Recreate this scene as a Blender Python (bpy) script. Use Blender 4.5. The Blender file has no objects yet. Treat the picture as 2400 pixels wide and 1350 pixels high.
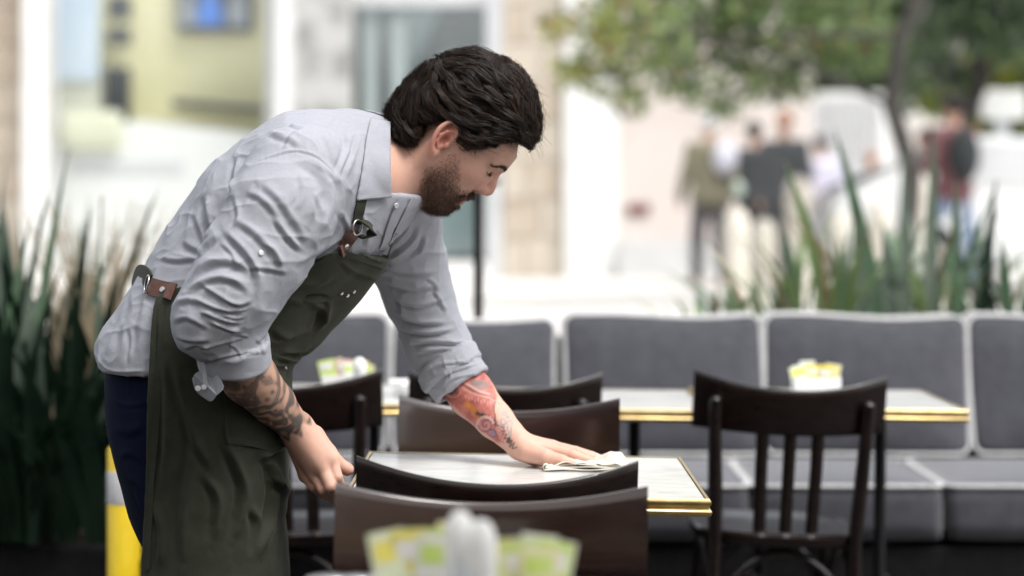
import bpy, bmesh, math, random
import numpy as np
from mathutils import Vector, Matrix
from mathutils.bvhtree import BVHTree

random.seed(7)
RNG = np.random.default_rng(7)
S = bpy.context.scene
COL = S.collection

# ------------------------------------------------------------------ camera
CAM_H = 1.22            # camera height in metres
F = 4800.0              # focal length in photograph pixels (2400 px = 36 mm)
HORIZON = 500.0         # row of the horizon in the photograph
cam_d = bpy.data.cameras.new('camera')
cam_d.lens = 72.0
cam_d.sensor_width = 36.0
cam_d.shift_y = -(675.0 - HORIZON) / 2400.0
cam_d.clip_start = 0.05
cam_d.clip_end = 500.0
cam_d.dof.use_dof = True
cam_d.dof.focus_distance = 3.56
cam_d.dof.aperture_fstop = 1.8
cam_d.dof.aperture_blades = 0
cam = bpy.data.objects.new('camera', cam_d)
COL.objects.link(cam)
cam.location = (0, 0, CAM_H)
cam.rotation_euler = (math.radians(90), 0, 0)
S.camera = cam

# ------------------------------------------------------------------ light
SUN_EL, SUN_AZ = math.radians(60), math.radians(126)     # soft, behind the camera and to the right
world = bpy.data.worlds.new('World')
S.world = world
world.use_nodes = True
wn, wl = world.node_tree.nodes, world.node_tree.links
wn.clear()
w_out = wn.new('ShaderNodeOutputWorld')
w_bg = wn.new('ShaderNodeBackground')
w_hs = wn.new('ShaderNodeHueSaturation')
w_sky = wn.new('ShaderNodeTexSky')
w_sky.sky_type = 'NISHITA'
w_sky.sun_disc = False
w_sky.sun_elevation = SUN_EL
w_sky.sun_rotation = SUN_AZ
w_sky.air_density = 1.0
w_sky.dust_density = 3.0
w_hs.inputs['Saturation'].default_value = 0.22
w_bg.inputs['Strength'].default_value = 0.15
wl.new(w_sky.outputs[0], w_hs.inputs['Color'])
wl.new(w_hs.outputs[0], w_bg.inputs['Color'])
wl.new(w_bg.outputs[0], w_out.inputs['Surface'])

sun_d = bpy.data.lights.new('sun', 'SUN')
sun_d.energy = 1.25
sun_d.angle = math.radians(25)
sun_d.color = (1.0, 0.96, 0.9)
sun = bpy.data.objects.new('sun', sun_d)
COL.objects.link(sun)
sd = Vector((math.sin(SUN_AZ) * math.cos(SUN_EL), math.cos(SUN_AZ) * math.cos(SUN_EL), math.sin(SUN_EL)))
sun.rotation_euler = sd.to_track_quat('Z', 'Y').to_euler()

S.view_settings.view_transform = 'Standard'
S.view_settings.look = 'None'
S.view_settings.exposure = 1.12
S.view_settings.gamma = 1.0
S.view_settings.use_curve_mapping = False
S.render.engine = 'CYCLES'
S.cycles.use_denoising = True
S.cycles.max_bounces = 8
S.cycles.transparent_max_bounces = 8
S.cycles.caustics_reflective = False
S.cycles.caustics_refractive = False
S.cycles.sample_clamp_indirect = 8.0


def P(x, y, Y):
    """World point seen at photograph pixel (x, y) when it stands Y metres away."""
    return ((x - 1200.0) * Y / F, Y, CAM_H - (y - HORIZON) * Y / F)


def PV(x, y, Y):
    return Vector(P(x, y, Y))
# ------------------------------------------------------------------ object helpers
def tag(o, label=None, cat=None, group=None, kind=None):
    if label: o['label'] = label
    if cat: o['category'] = cat
    if group: o['group'] = group
    if kind: o['kind'] = kind
    return o


def link(name, me, m, parent=None):
    o = bpy.data.objects.new(name, me)
    if m is not None and len(me.materials) == 0:
        me.materials.append(m)
    COL.objects.link(o)
    if parent is not None:
        o.parent = parent
    return o


def empty(name, loc=(0, 0, 0), rz=0.0):
    o = bpy.data.objects.new(name, None)
    COL.objects.link(o)
    o.location = loc
    o.rotation_euler = (0, 0, rz)
    return o


def copy_tree(o, parent=None):
    c = o.copy()
    COL.objects.link(c)
    if parent is not None:
        c.parent = parent
    for ch in list(o.children):
        copy_tree(ch, c)
    return c


class MB:
    """Collects shapes in a bmesh and links them as one mesh object."""
    def __init__(self):
        self.bm = bmesh.new()

    def box(self, c, s, R=None, bevel=0.0):
        r = bmesh.ops.create_cube(self.bm, size=1.0)
        vs = r['verts']
        for v in vs:
            v.co = Vector((v.co.x * s[0], v.co.y * s[1], v.co.z * s[2]))
        if bevel > 0:
            es = list({e for v in vs for e in v.link_edges})
            rb = bmesh.ops.bevel(self.bm, geom=es, offset=bevel, segments=2, profile=0.6, affect='EDGES')
            vs = list({v for f in rb['faces'] for v in f.verts} | {v for v in vs if v.is_valid})
        for v in vs:
            p = v.co
            if R is not None:
                p = R @ p
            v.co = p + Vector(c)
        return self

    def tube(self, pts, rad, n=8, cap=True, flat=1.0, up=None):
        pts = [Vector(p) for p in pts]
        m = len(pts)
        if not hasattr(rad, '__len__'):
            rad = [rad] * m
        rings = []
        prev = None
        for i, p in enumerate(pts):
            t = (pts[min(i + 1, m - 1)] - pts[max(i - 1, 0)])
            t = t.normalized() if t.length > 1e-9 else Vector((0, 0, 1))
            if prev is None:
                a = Vector(up) if up is not None else (Vector((0, 0, 1)) if abs(t.z) < 0.9 else Vector((1, 0, 0)))
                u = (a - t * a.dot(t)).normalized()
            else:
                u = (prev - t * prev.dot(t))
                u = u.normalized() if u.length > 1e-6 else prev
            prev = u
            w = t.cross(u)
            rings.append([self.bm.verts.new(p + (u * math.cos(2 * math.pi * k / n) * flat + w * math.sin(2 * math.pi * k / n)) * rad[i]) for k in range(n)])
        for i in range(m - 1):
            for k in range(n):
                self.bm.faces.new((rings[i][k], rings[i][(k + 1) % n], rings[i + 1][(k + 1) % n], rings[i + 1][k]))
        if cap:
            self.bm.faces.new(rings[0][::-1])
            self.bm.faces.new(rings[-1])
        return self

    def lathe(self, prof, c=(0, 0, 0), n=20, R=None):
        rings = []
        for r, z in prof:
            ring = []
            for k in range(n):
                a = 2 * math.pi * k / n
                p = Vector((r * math.cos(a), r * math.sin(a), z))
                if R is not None:
                    p = R @ p
                ring.append(self.bm.verts.new(p + Vector(c)))
            rings.append(ring)
        for i in range(len(rings) - 1):
            for k in range(n):
                self.bm.faces.new((rings[i][k], rings[i][(k + 1) % n], rings[i + 1][(k + 1) % n], rings[i + 1][k]))
        self.bm.faces.new(rings[0][::-1])
        self.bm.faces.new(rings[-1])
        return self

    def ball(self, c, r, s=(1, 1, 1), seg=12):
        res = bmesh.ops.create_uvsphere(self.bm, u_segments=seg, v_segments=max(6, seg // 2 + 2), radius=r)
        for v in res['verts']:
            v.co = Vector((v.co.x * s[0], v.co.y * s[1], v.co.z * s[2])) + Vector(c)
        return self

    def grid(self, fn, nu, nv, close_u=False):
        vs = [[self.bm.verts.new(fn(i / (nu - 1 if not close_u else nu), j / (nv - 1))) for j in range(nv)] for i in range(nu)]
        for i in range(nu if close_u else nu - 1):
            for j in range(nv - 1):
                a, b = vs[i], vs[(i + 1) % nu]
                self.bm.faces.new((a[j], b[j], b[j + 1], a[j + 1]))
        return self

    def prism(self, outline, y0, y1, axis='y'):
        """Extrude a 2-D outline along an axis."""
        def mk(a, b, t):
            return {'y': (a, t, b), 'x': (t, a, b), 'z': (a, b, t)}[axis]
        A = [self.bm.verts.new(mk(a, b, y0)) for a, b in outline]
        B = [self.bm.verts.new(mk(a, b, y1)) for a, b in outline]
        n = len(A)
        for i in range(n):
            self.bm.faces.new((A[i], A[(i + 1) % n], B[(i + 1) % n], B[i]))
        self.bm.faces.new(A[::-1])
        self.bm.faces.new(B)
        return self

    def build(self, name, m, parent=None, smooth=True, sharp=35):
        bmesh.ops.recalc_face_normals(self.bm, faces=self.bm.faces)
        me = bpy.data.meshes.new(name)
        self.bm.to_mesh(me)
        self.bm.free()
        if smooth:
            me.shade_smooth()
            if sharp:
                me.set_sharp_from_angle(angle=math.radians(sharp))
        return link(name, me, m, parent)


def mesh_np(name, verts, faces, smooth=True):
    """Mesh from numpy vertices and an (n, 3 or 4) index array."""
    me = bpy.data.meshes.new(name)
    nv, (nf, k) = len(verts), faces.shape
    me.vertices.add(nv)
    me.vertices.foreach_set('co', np.ascontiguousarray(verts, dtype=np.float32).ravel())
    me.loops.add(nf * k)
    me.loops.foreach_set('vertex_index', np.ascontiguousarray(faces, dtype=np.int32).ravel())
    me.polygons.add(nf)
    me.polygons.foreach_set('loop_start', np.arange(0, nf * k, k, dtype=np.int32))
    me.polygons.foreach_set('loop_total', np.full(nf, k, dtype=np.int32))
    me.update(calc_edges=True)
    me.validate()
    if smooth:
        me.shade_smooth()
    return me


def set_color(me, cols, name='Col'):
    a = me.attributes.new(name, 'FLOAT_COLOR', 'POINT')
    c = np.ones((len(cols), 4), np.float32)
    c[:, :3] = cols
    a.data.foreach_set('color', c.ravel())


# ------------------------------------------------------------------ materials
def mat(name, c1, c2=None, rough=0.6, metal=0.0, scale=20.0, detail=4.0, bump=0.0, bscale=None, stretch=None,
        coat=0.0, spec=0.5, sheen=0.0, attr=None, transl=0.0, emit=None, emit_s=0.0, sss=0.0, rvar=0.0, contrast=(0.35, 0.65)):
    m = bpy.data.materials.new(name)
    m.use_nodes = True
    n, l = m.node_tree.nodes, m.node_tree.links
    b = n['Principled BSDF']
    b.inputs['Roughness'].default_value = rough
    b.inputs['Metallic'].default_value = metal
    b.inputs['Coat Weight'].default_value = coat
    b.inputs['Coat Roughness'].default_value = 0.12
    b.inputs['Specular IOR Level'].default_value = spec
    b.inputs['Sheen Weight'].default_value = sheen
    b.inputs['Sheen Roughness'].default_value = 0.5
    tc = n.new('ShaderNodeTexCoord')
    mp = n.new('ShaderNodeMapping')
    if stretch:
        mp.inputs['Scale'].default_value = stretch
    l.new(tc.outputs['Object'], mp.inputs['Vector'])
    nz = n.new('ShaderNodeTexNoise')
    nz.inputs['Scale'].default_value = scale
    nz.inputs['Detail'].default_value = detail
    l.new(mp.outputs[0], nz.inputs['Vector'])
    rp = n.new('ShaderNodeValToRGB')
    rp.color_ramp.elements[0].position, rp.color_ramp.elements[1].position = contrast
    c2 = c2 or c1
    rp.color_ramp.elements[0].color = (*c1, 1)
    rp.color_ramp.elements[1].color = (*c2, 1)
    l.new(nz.outputs['Fac'], rp.inputs['Fac'])
    colour = rp.outputs['Color']
    if attr:
        at = n.new('ShaderNodeAttribute')
        at.attribute_name = attr
        mx = n.new('ShaderNodeMix')
        mx.data_type = 'RGBA'
        mx.blend_type = 'MULTIPLY'
        mx.inputs['Factor'].default_value = 1.0
        l.new(colour, mx.inputs[6])
        l.new(at.outputs['Color'], mx.inputs[7])
        colour = mx.outputs[2]
    l.new(colour, b.inputs['Base Color'])
    if rvar > 0:
        rr = n.new('ShaderNodeMapRange')
        rr.inputs['To Min'].default_value = max(0.02, rough - rvar)
        rr.inputs['To Max'].default_value = min(1.0, rough + rvar)
        l.new(nz.outputs['Fac'], rr.inputs['Value'])
        l.new(rr.outputs[0], b.inputs['Roughness'])
    if bump > 0:
        bp = n.new('ShaderNodeBump')
        bp.inputs['Strength'].default_value = min(1.0, bump)
        bp.inputs['Distance'].default_value = 0.002
        nb = n.new('ShaderNodeTexNoise')
        nb.inputs['Scale'].default_value = bscale or scale * 4
        nb.inputs['Detail'].default_value = 3
        l.new(mp.outputs[0], nb.inputs['Vector'])
        l.new(nb.outputs['Fac'], bp.inputs['Height'])
        l.new(bp.outputs[0], b.inputs['Normal'])
    if sss > 0:
        b.inputs['Subsurface Weight'].default_value = sss
        b.inputs['Subsurface Radius'].default_value = (1.0, 0.35, 0.2)
        b.inputs['Subsurface Scale'].default_value = 0.006
    if emit is not None:
        b.inputs['Emission Color'].default_value = (*emit, 1)
        b.inputs['Emission Strength'].default_value = emit_s
    if transl > 0:
        out = n['Material Output']
        tr = n.new('ShaderNodeBsdfTranslucent')
        ms = n.new('ShaderNodeMixShader')
        ms.inputs[0].default_value = transl
        l.new(colour, tr.inputs['Color'])
        l.new(b.outputs[0], ms.inputs[1])
        l.new(tr.outputs[0], ms.inputs[2])
        l.new(ms.outputs[0], out.inputs['Surface'])
    return m


def weave(name, c1, c2, rough=0.9, count=900.0, var=25.0, bump=0.35, sheen=0.2, attr=None):
    """Woven cloth: two thread directions at thread scale, slow melange over it."""
    m = mat(name, c1, c2, rough=rough, scale=var, detail=6, sheen=sheen, spec=0.2, attr=attr)
    n, l = m.node_tree.nodes, m.node_tree.links
    b = n['Principled BSDF']
    tc = n.new('ShaderNodeTexCoord')
    hs = []
    for st in ((count, count * 0.12, count * 0.12), (count * 0.12, count * 0.12, count)):
        mp = n.new('ShaderNodeMapping')
        mp.inputs['Scale'].default_value = st
        l.new(tc.outputs['Object'], mp.inputs['Vector'])
        nz = n.new('ShaderNodeTexNoise')
        nz.inputs['Scale'].default_value = 1.0
        nz.inputs['Detail'].default_value = 2
        l.new(mp.outputs[0], nz.inputs['Vector'])
        hs.append(nz)
    ad = n.new('ShaderNodeMath')
    ad.operation = 'ADD'
    l.new(hs[0].outputs['Fac'], ad.inputs[0])
    l.new(hs[1].outputs['Fac'], ad.inputs[1])
    bp = n.new('ShaderNodeBump')
    bp.inputs['Strength'].default_value = bump
    bp.inputs['Distance'].default_value = 0.0012
    l.new(ad.outputs[0], bp.inputs['Height'])
    l.new(bp.outputs[0], b.inputs['Normal'])
    src = b.inputs['Base Color'].links[0].from_socket
    mr = n.new('ShaderNodeMapRange')
    mr.inputs['From Min'].default_value = 0.7
    mr.inputs['From Max'].default_value = 1.3
    mr.inputs['To Min'].default_value = 0.95
    mr.inputs['To Max'].default_value = 1.05
    l.new(ad.outputs[0], mr.inputs['Value'])
    mx = n.new('ShaderNodeMix')
    mx.data_type = 'RGBA'
    mx.blend_type = 'MULTIPLY'
    mx.inputs['Factor'].default_value = 1.0
    l.new(src, mx.inputs[6])
    l.new(mr.outputs[0], mx.inputs[7])
    l.new(mx.outputs[2], b.inputs['Base Color'])
    return m


def marble(name):
    m = mat(name, (0.60, 0.60, 0.59), (0.69, 0.69, 0.675), rough=0.16, scale=6, detail=8, stretch=(1, 2.2, 1), spec=0.5)
    n, l = m.node_tree.nodes, m.node_tree.links
    b = n['Principled BSDF']
    src = b.inputs['Base Color'].links[0].from_socket
    tc = n.new('ShaderNodeTexCoord')
    mp = n.new('ShaderNodeMapping')
    mp.inputs['Scale'].default_value = (1.2, 5.0, 1.0)
    mp.inputs['Rotation'].default_value = (0, 0, 0.25)
    nz = n.new('ShaderNodeTexNoise')
    nz.inputs['Scale'].default_value = 3.0
    nz.inputs['Detail'].default_value = 9
    nz.inputs['Distortion'].default_value = 1.3
    l.new(tc.outputs['Object'], mp.inputs['Vector'])
    l.new(mp.outputs[0], nz.inputs['Vector'])
    rp = n.new('ShaderNodeValToRGB')
    e = rp.color_ramp.elements
    e[0].position, e[0].color = 0.455, (1, 1, 1, 1)
    e[1].position, e[1].color = 0.56, (1, 1, 1, 1)
    v = e.new(0.505)
    v.color = (0.68, 0.69, 0.70, 1)
    l.new(nz.outputs['Fac'], rp.inputs['Fac'])
    mx = n.new('ShaderNodeMix')
    mx.data_type = 'RGBA'
    mx.blend_type = 'MULTIPLY'
    mx.inputs['Factor'].default_value = 0.42
    l.new(src, mx.inputs[6])
    l.new(rp.outputs[0], mx.inputs[7])
    l.new(mx.outputs[2], b.inputs['Base Color'])
    return m


def glass(name, tint=(0.75, 0.83, 0.82), fac=0.35):
    """Window glass: mostly clear, with a milky reflection of the street."""
    m = bpy.data.materials.new(name)
    m.use_nodes = True
    n, l = m.node_tree.nodes, m.node_tree.links
    n.clear()
    out = n.new('ShaderNodeOutputMaterial')
    t = n.new('ShaderNodeBsdfTransparent')
    t.inputs['Color'].default_value = (*tint, 1)
    g = n.new('ShaderNodeBsdfGlossy')
    g.inputs['Roughness'].default_value = 0.12
    mx = n.new('ShaderNodeMixShader')
    mx.inputs[0].default_value = fac
    l.new(t.outputs[0], mx.inputs[1])
    l.new(g.outputs[0], mx.inputs[2])
    l.new(mx.outputs[0], out.inputs['Surface'])
    return m


M = {
    'floor': mat('terrace_paving', (0.022, 0.021, 0.020), (0.045, 0.043, 0.04), rough=0.8, scale=8, bump=0.3),
    'pavement': mat('pale_paving', (0.52, 0.50, 0.47), (0.62, 0.60, 0.57), rough=0.85, scale=3, bump=0.2),
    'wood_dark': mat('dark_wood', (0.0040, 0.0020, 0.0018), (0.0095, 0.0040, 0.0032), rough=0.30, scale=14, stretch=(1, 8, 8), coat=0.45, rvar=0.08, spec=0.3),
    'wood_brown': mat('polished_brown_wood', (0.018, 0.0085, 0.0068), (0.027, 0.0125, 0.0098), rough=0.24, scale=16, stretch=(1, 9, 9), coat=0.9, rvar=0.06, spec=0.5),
    'brass': mat('brass', (0.62, 0.46, 0.20), (0.72, 0.57, 0.30), rough=0.33, metal=1.0, scale=40, rvar=0.1),
    'iron': mat('black_iron', (0.008, 0.008, 0.009), (0.013, 0.013, 0.013), rough=0.5, scale=60, spec=0.3),
    'marble': marble('white_marble'),
    'cushion': weave('charcoal_cloth', (0.052, 0.053, 0.064), (0.068, 0.069, 0.082), rough=0.9, count=500, bump=0.5, sheen=0.45),
    'piping': mat('white_piping', (0.46, 0.46, 0.46), (0.56, 0.56, 0.56), rough=0.8, scale=50),
    'black': mat('matt_black', (0.006, 0.006, 0.007), (0.010, 0.010, 0.011), rough=0.7, scale=30, spec=0.15),
    'porcelain': mat('white_porcelain', (0.78, 0.78, 0.77), (0.82, 0.82, 0.81), rough=0.2, scale=10),
    'steel': mat('steel', (0.45, 0.44, 0.43), (0.55, 0.54, 0.53), rough=0.28, metal=1.0, scale=30),
}
# ------------------------------------------------------------------ the setting
def slab(name, x0, x1, y0, y1, z, m, thick=0.3):
    o = MB().box(((x0 + x1) / 2, (y0 + y1) / 2, z - thick / 2), (x1 - x0, y1 - y0, thick)).build(name, m, smooth=False)
    return tag(o, kind='structure')


PZ = 0.50                                   # the street lies half a metre above the terrace
slab('terrace_floor', -30, 30, -12, 7.6, 0.0, M['floor'])
slab('street_pavement', -60, 60, 7.6, 120, PZ, M['pavement'], 0.8)

stone_m = [mat('sandstone', a, b, rough=0.9, scale=5, bump=0.5, bscale=30) for a, b in
           (((0.44, 0.37, 0.29), (0.52, 0.45, 0.37)), ((0.50, 0.44, 0.36), (0.58, 0.52, 0.44)), ((0.42, 0.34, 0.26), (0.48, 0.41, 0.33)))]
white_m = mat('white_paint', (0.72, 0.72, 0.70), (0.80, 0.80, 0.78), rough=0.6, scale=4)
grey_m = mat('grey_frame', (0.50, 0.51, 0.52), (0.58, 0.59, 0.60), rough=0.5, scale=4)
concrete_m = mat('stained_concrete', (0.26, 0.26, 0.25), (0.46, 0.46, 0.445), rough=0.9, scale=3.5, detail=10, bump=0.4, contrast=(0.36, 0.52))
FY = 23.0                                   # the shop fronts


def fx(px, Y=FY):
    return (px - 1200.0) * Y / F


def fz(py, Y=FY):
    return CAM_H - (py - HORIZON) * Y / F


def stone_wall(name, label, x0, x1, z0, z1, y, rows, m_order):
    root = MB().box(((x0 + x1) / 2, y + 0.22, (z0 + z1) / 2), (x1 - x0, 0.30, z1 - z0)).build(name, stone_m[2], smooth=False)
    tag(root, label, 'wall')
    h = (z1 - z0) / rows
    for r in range(rows):
        cut = [x0, x0 + (x1 - x0) * (0.62 if r % 2 else 0.38), x1]
        for a, b in zip(cut, cut[1:]):
            d = random.uniform(0.0, 0.012)
            MB().box(((a + b) / 2, y + 0.06 - d, z0 + (r + 0.5) * h), (b - a - 0.014, 0.12, h - 0.014), bevel=0.008).build(
                'stone_block', stone_m[m_order[(r * 2 + (a != x0)) % len(m_order)]], root, smooth=False)
    return root


ZT = 6.2
stone_wall('sandstone_wall', 'tan sandstone wall at the far left edge beside the white post', fx(-330), fx(70), PZ, ZT, FY, 13, [0, 2, 0, 1, 2, 0, 2])
stone_wall('sandstone_wall', 'pale sandstone wall between the dark glass doorway and the white panel', fx(1177), fx(1322), PZ, ZT, FY, 13, [1, 1, 0, 1, 1, 0, 1])


def upright(name, label, cat, x0, x1, y, dy, m, z1=ZT, z0=PZ):
    o = MB().box(((fx(x0) + fx(x1)) / 2, y + dy / 2, (z0 + z1) / 2), (fx(x1) - fx(x0), dy, z1 - z0), bevel=0.01).build(name, m, smooth=False)
    return tag(o, label, cat)


upright('shop_post', 'tall white post between tan stone and the yellow shop window', 'post', 70, 115, FY - 0.35, 0.3, white_m)
upright('concrete_pillar', 'stained pale concrete pillar between yellow window and glass doorway', 'pillar', 700, 826, FY - 0.25, 0.5, concrete_m)
upright('shop_post', 'white post joined to the left of the concrete pillar', 'post', 652, 699, FY - 0.2, 0.4, white_m)

# -- shop window with a yellow display
sw = empty('shop_window', (fx(370), FY, PZ))


def at_sw(x0, x1, y0, y1, Y, dy, name, m, parent=sw, bevel=0.0):
    Y0 = Y
    c = Vector(((fx(x0, Y0) + fx(x1, Y0)) / 2, Y0 + dy / 2, (fz(y0, Y0) + fz(y1, Y0)) / 2)) - Vector(sw.location)
    s = (fx(x1, Y0) - fx(x0, Y0), dy, fz(y0, Y0) - fz(y1, Y0))
    o = MB().box(c, s, bevel=bevel).build(name, m, None, smooth=False)
    o.parent = parent
    return o


tag(sw, 'wide shop window with a white and grey frame and yellow interior', 'shop window')
at_sw(116, 128, -500, 653, FY, 0.12, 'frame', grey_m)
at_sw(622, 650, -500, 653, FY, 0.12, 'frame', grey_m)
at_sw(128, 622, 618, 653, FY, 0.14, 'sill', white_m)
at_sw(129, 621, -500, 617, FY + 0.05, 0.012, 'pane', glass('shop_glass', (0.985, 0.99, 0.985), 0.07))
yellow_m = mat('yellow_panel', (0.76, 0.73, 0.43), (0.80, 0.77, 0.50), rough=0.7, scale=1.5)
cream_m = mat('cream_panel', (0.62, 0.64, 0.55), (0.70, 0.72, 0.62), rough=0.7, scale=1.2)
blue_m = mat('pale_blue_panel', (0.48, 0.60, 0.74), (0.58, 0.68, 0.78), rough=0.6, scale=1.2)
dk_m = mat('dark_panel', (0.018, 0.024, 0.028), (0.03, 0.036, 0.04), rough=0.5, scale=4)
bank_m = mat('display_white', (0.82, 0.84, 0.83), (0.86, 0.87, 0.86), rough=0.6, scale=2)  # plain white of the display bank, no emission
YB = FY + 0.45


def solid(name, label, cat, x0, x1, y0, y1, Y, dy, m, bevel=0.0):
    c = ((fx(x0, Y) + fx(x1, Y)) / 2, Y + dy / 2, (fz(y0, Y) + fz(y1, Y)) / 2)
    o = MB().box(c, (fx(x1, Y) - fx(x0, Y), dy, fz(y0, Y) - fz(y1, Y)), bevel=bevel).build(name, m, smooth=False)
    return tag(o, label, cat)


solid('display_wall', 'yellow back wall of the shop window display', 'wall', 100, 660, -520, 655, FY + 0.9, 0.15, yellow_m)
solid('blue_banner', 'pale blue banner hanging at the left of the window display', 'banner', 124, 232, -420, 190, YB, 0.03, blue_m)
solid('cream_panel', 'cream panel standing under the pale blue banner', 'panel', 120, 236, 196, 300, YB + 0.05, 0.05, cream_m)
spk = solid('speaker_column', 'black upright box standing beside the yellow display wall', 'speaker', 243, 300, 158, 300, YB, 0.2, dk_m, 0.01)
solid('wall_lamp', 'upper dark wall lamp above the black upright box', 'lamp', 250, 302, -12, 42, YB + 0.1, 0.2, dk_m, 0.02)
solid('wall_lamp', 'lower dark wall lamp just above the black upright box', 'lamp', 250, 302, 66, 102, YB + 0.1, 0.2, dk_m, 0.02)
tv = solid('display_screen', 'dark wall screen showing a blue figure between grey ones', 'screen', 415, 592, -120, 76, FY + 0.72, 0.08, dk_m, 0.01)
scr_m = mat('screen_blue', (0.02, 0.11, 0.42), (0.04, 0.17, 0.52), rough=0.3, scale=6, emit=(0.03, 0.16, 0.62), emit_s=0.2)
scg_m = mat('screen_grey', (0.16, 0.18, 0.2), (0.22, 0.24, 0.27), rough=0.3, scale=6, emit=(0.12, 0.14, 0.16), emit_s=0.4)
for (cx_, w_, top_, mm, nm) in ((492, 58, -70, scr_m, 'screen_figure'), (440, 40, -40, scg_m, 'screen_figure'), (556, 44, -40, scg_m, 'screen_figure')):
    YY = FY + 0.70
    pts = [(fx(cx_ - w_ / 2, YY), fz(58, YY)), (fx(cx_ + w_ / 2, YY), fz(58, YY)), (fx(cx_ + w_ * .45, YY), fz(10, YY)),
           (fx(cx_ + w_ * .2, YY), fz(-8, YY)), (fx(cx_ + w_ * .2, YY), fz(top_, YY)), (fx(cx_ - w_ * .2, YY), fz(top_, YY)),
           (fx(cx_ - w_ * .2, YY), fz(-8, YY)), (fx(cx_ - w_ * .45, YY), fz(10, YY))]
    MB().prism(pts, YY, YY + 0.018).build(nm, mm, tv, smooth=False)
# slanted dark shelf, white display bank, rounded pale seat
sh = MB().prism([(fx(402, YB), fz(232, YB)), (fx(618, YB), fz(252, YB)), (fx(618, YB), fz(268, YB)), (fx(402, YB), fz(250, YB))], YB, YB + 0.3).build('display_shelf', dk_m, smooth=False)
tag(sh, 'dark sloping shelf across the yellow display wall', 'shelf')
bank = MB().prism([(fx(118, YB), fz(640, YB)), (fx(640, YB), fz(640, YB)), (fx(640, YB), fz(318, YB)), (fx(480, YB), fz(300, YB)), (fx(330, YB), fz(282, YB)),
                   (fx(240, YB), fz(300, YB)), (fx(118, YB), fz(330, YB))], YB - 0.12, YB + 0.4).build('display_bank', bank_m, smooth=False)
tag(bank, 'large white display bank filling the lower shop window', 'display stand')
MB().box((fx(300, YB - 0.13), YB - 0.128, fz(392, YB - 0.13)), (1.25, 0.012, 0.16)).build('print_band', mat('grey_print', (0.60, 0.62, 0.64), (0.70, 0.72, 0.74), rough=0.6, scale=30), bank, smooth=False)
st = MB().box((fx(215, YB - 0.2), YB - 0.2, fz(305, YB - 0.2)), (0.70, 0.2, 0.44), bevel=0.09).build('pouffe', mat('pale_lime', (0.68, 0.70, 0.54), (0.74, 0.76, 0.60), rough=0.7, scale=3))
tag(st, 'rounded pale lime pouffe on the white display bank', 'pouffe')

# -- glass doorway
dw = empty('glass_doorway', (fx(985), FY, PZ))
tag(dw, 'tall dark glass doorway with white strips and a pale frame', 'doorway')


def at_dw(name, x0, x1, y0, y1, Y, dy, m, slant=0.0):
    L = Vector(dw.location)
    q = [(fx(x0, Y) - L.x, fz(y1, Y) - L.z), (fx(x1, Y) - L.x, fz(y1, Y) - L.z), (fx(x1 + slant, Y) - L.x, fz(y0, Y) - L.z), (fx(x0 + slant, Y) - L.x, fz(y0, Y) - L.z)]
    o = MB().prism(q, Y - L.y, Y - L.y + dy).build(name, m, None, smooth=False)
    o.parent = dw
    return o


aqua_m = mat('aqua_glass', (0.46, 0.55, 0.56), (0.54, 0.63, 0.64), rough=0.12, scale=0.8)
at_dw('frame', 1141, 1174, -500, 652, FY - 0.05, 0.2, grey_m)
at_dw('lintel', 828, 1140, -40, 14, FY - 0.02, 0.15, grey_m)
at_dw('threshold', 828, 1140, 614, 653, FY - 0.05, 0.2, white_m)
at_dw('back_panel', 828, 1140, 15, 613, FY + 0.6, 0.1, aqua_m)
at_dw('dark_strip', 829, 850, 15, 613, FY + 0.3, 0.05, dk_m)
at_dw('dark_strip', 887, 914, 15, 613, FY + 0.3, 0.05, dk_m)
at_dw('dark_bar', 905, 960, 15, 300, FY + 0.25, 0.05, dk_m, 130)
at_dw('dark_strip', 1060, 1138, 14, 120, FY + 0.3, 0.05, dk_m)
at_dw('white_strip', 851, 886, 55, 613, FY + 0.3, 0.05, white_m)
at_dw('white_strip', 915, 951, 50, 613, FY + 0.28, 0.05, white_m)
at_dw('dark_rail', 828, 1140, 598, 613, FY + 0.2, 0.05, dk_m)
at_dw('pane', 828, 1140, 15, 597, FY + 0.1, 0.012, glass('door_glass', (0.93, 0.97, 0.97), 0.14))
at_dw('upper_panel', 828, 1140, -500, -41, FY, 0.3, grey_m)

# -- white panel, pink wall with a plinth and small red sign
pk = mat('pink_render', (0.62, 0.55, 0.51), (0.68, 0.62, 0.58), rough=0.9, scale=2, bump=0.2)
solid('white_panel', 'tall white panel between pale sandstone and pink wall', 'panel', 1323, 1452, -480, 653, FY - 0.1, 0.4, white_m)
pw = solid('pink_wall', 'pale pink rendered wall behind the people', 'wall', 1453, 1905, -480, 560, FY, 0.4, pk)
solid('grey_plinth', 'long pale grey plinth under the pink wall', 'plinth', 1453, 1905, 561, 654, FY - 0.25, 0.6, mat('plinth_grey', (0.56, 0.56, 0.56), (0.62, 0.62, 0.62), rough=0.8, scale=3))
sg = solid('wall_sign', 'small dark red plate on the pink wall', 'sign', 1470, 1523, 478, 502, FY - 0.04, 0.035, mat('sign_red', (0.16, 0.06, 0.05), (0.2, 0.08, 0.07), rough=0.5, scale=20))
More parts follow.
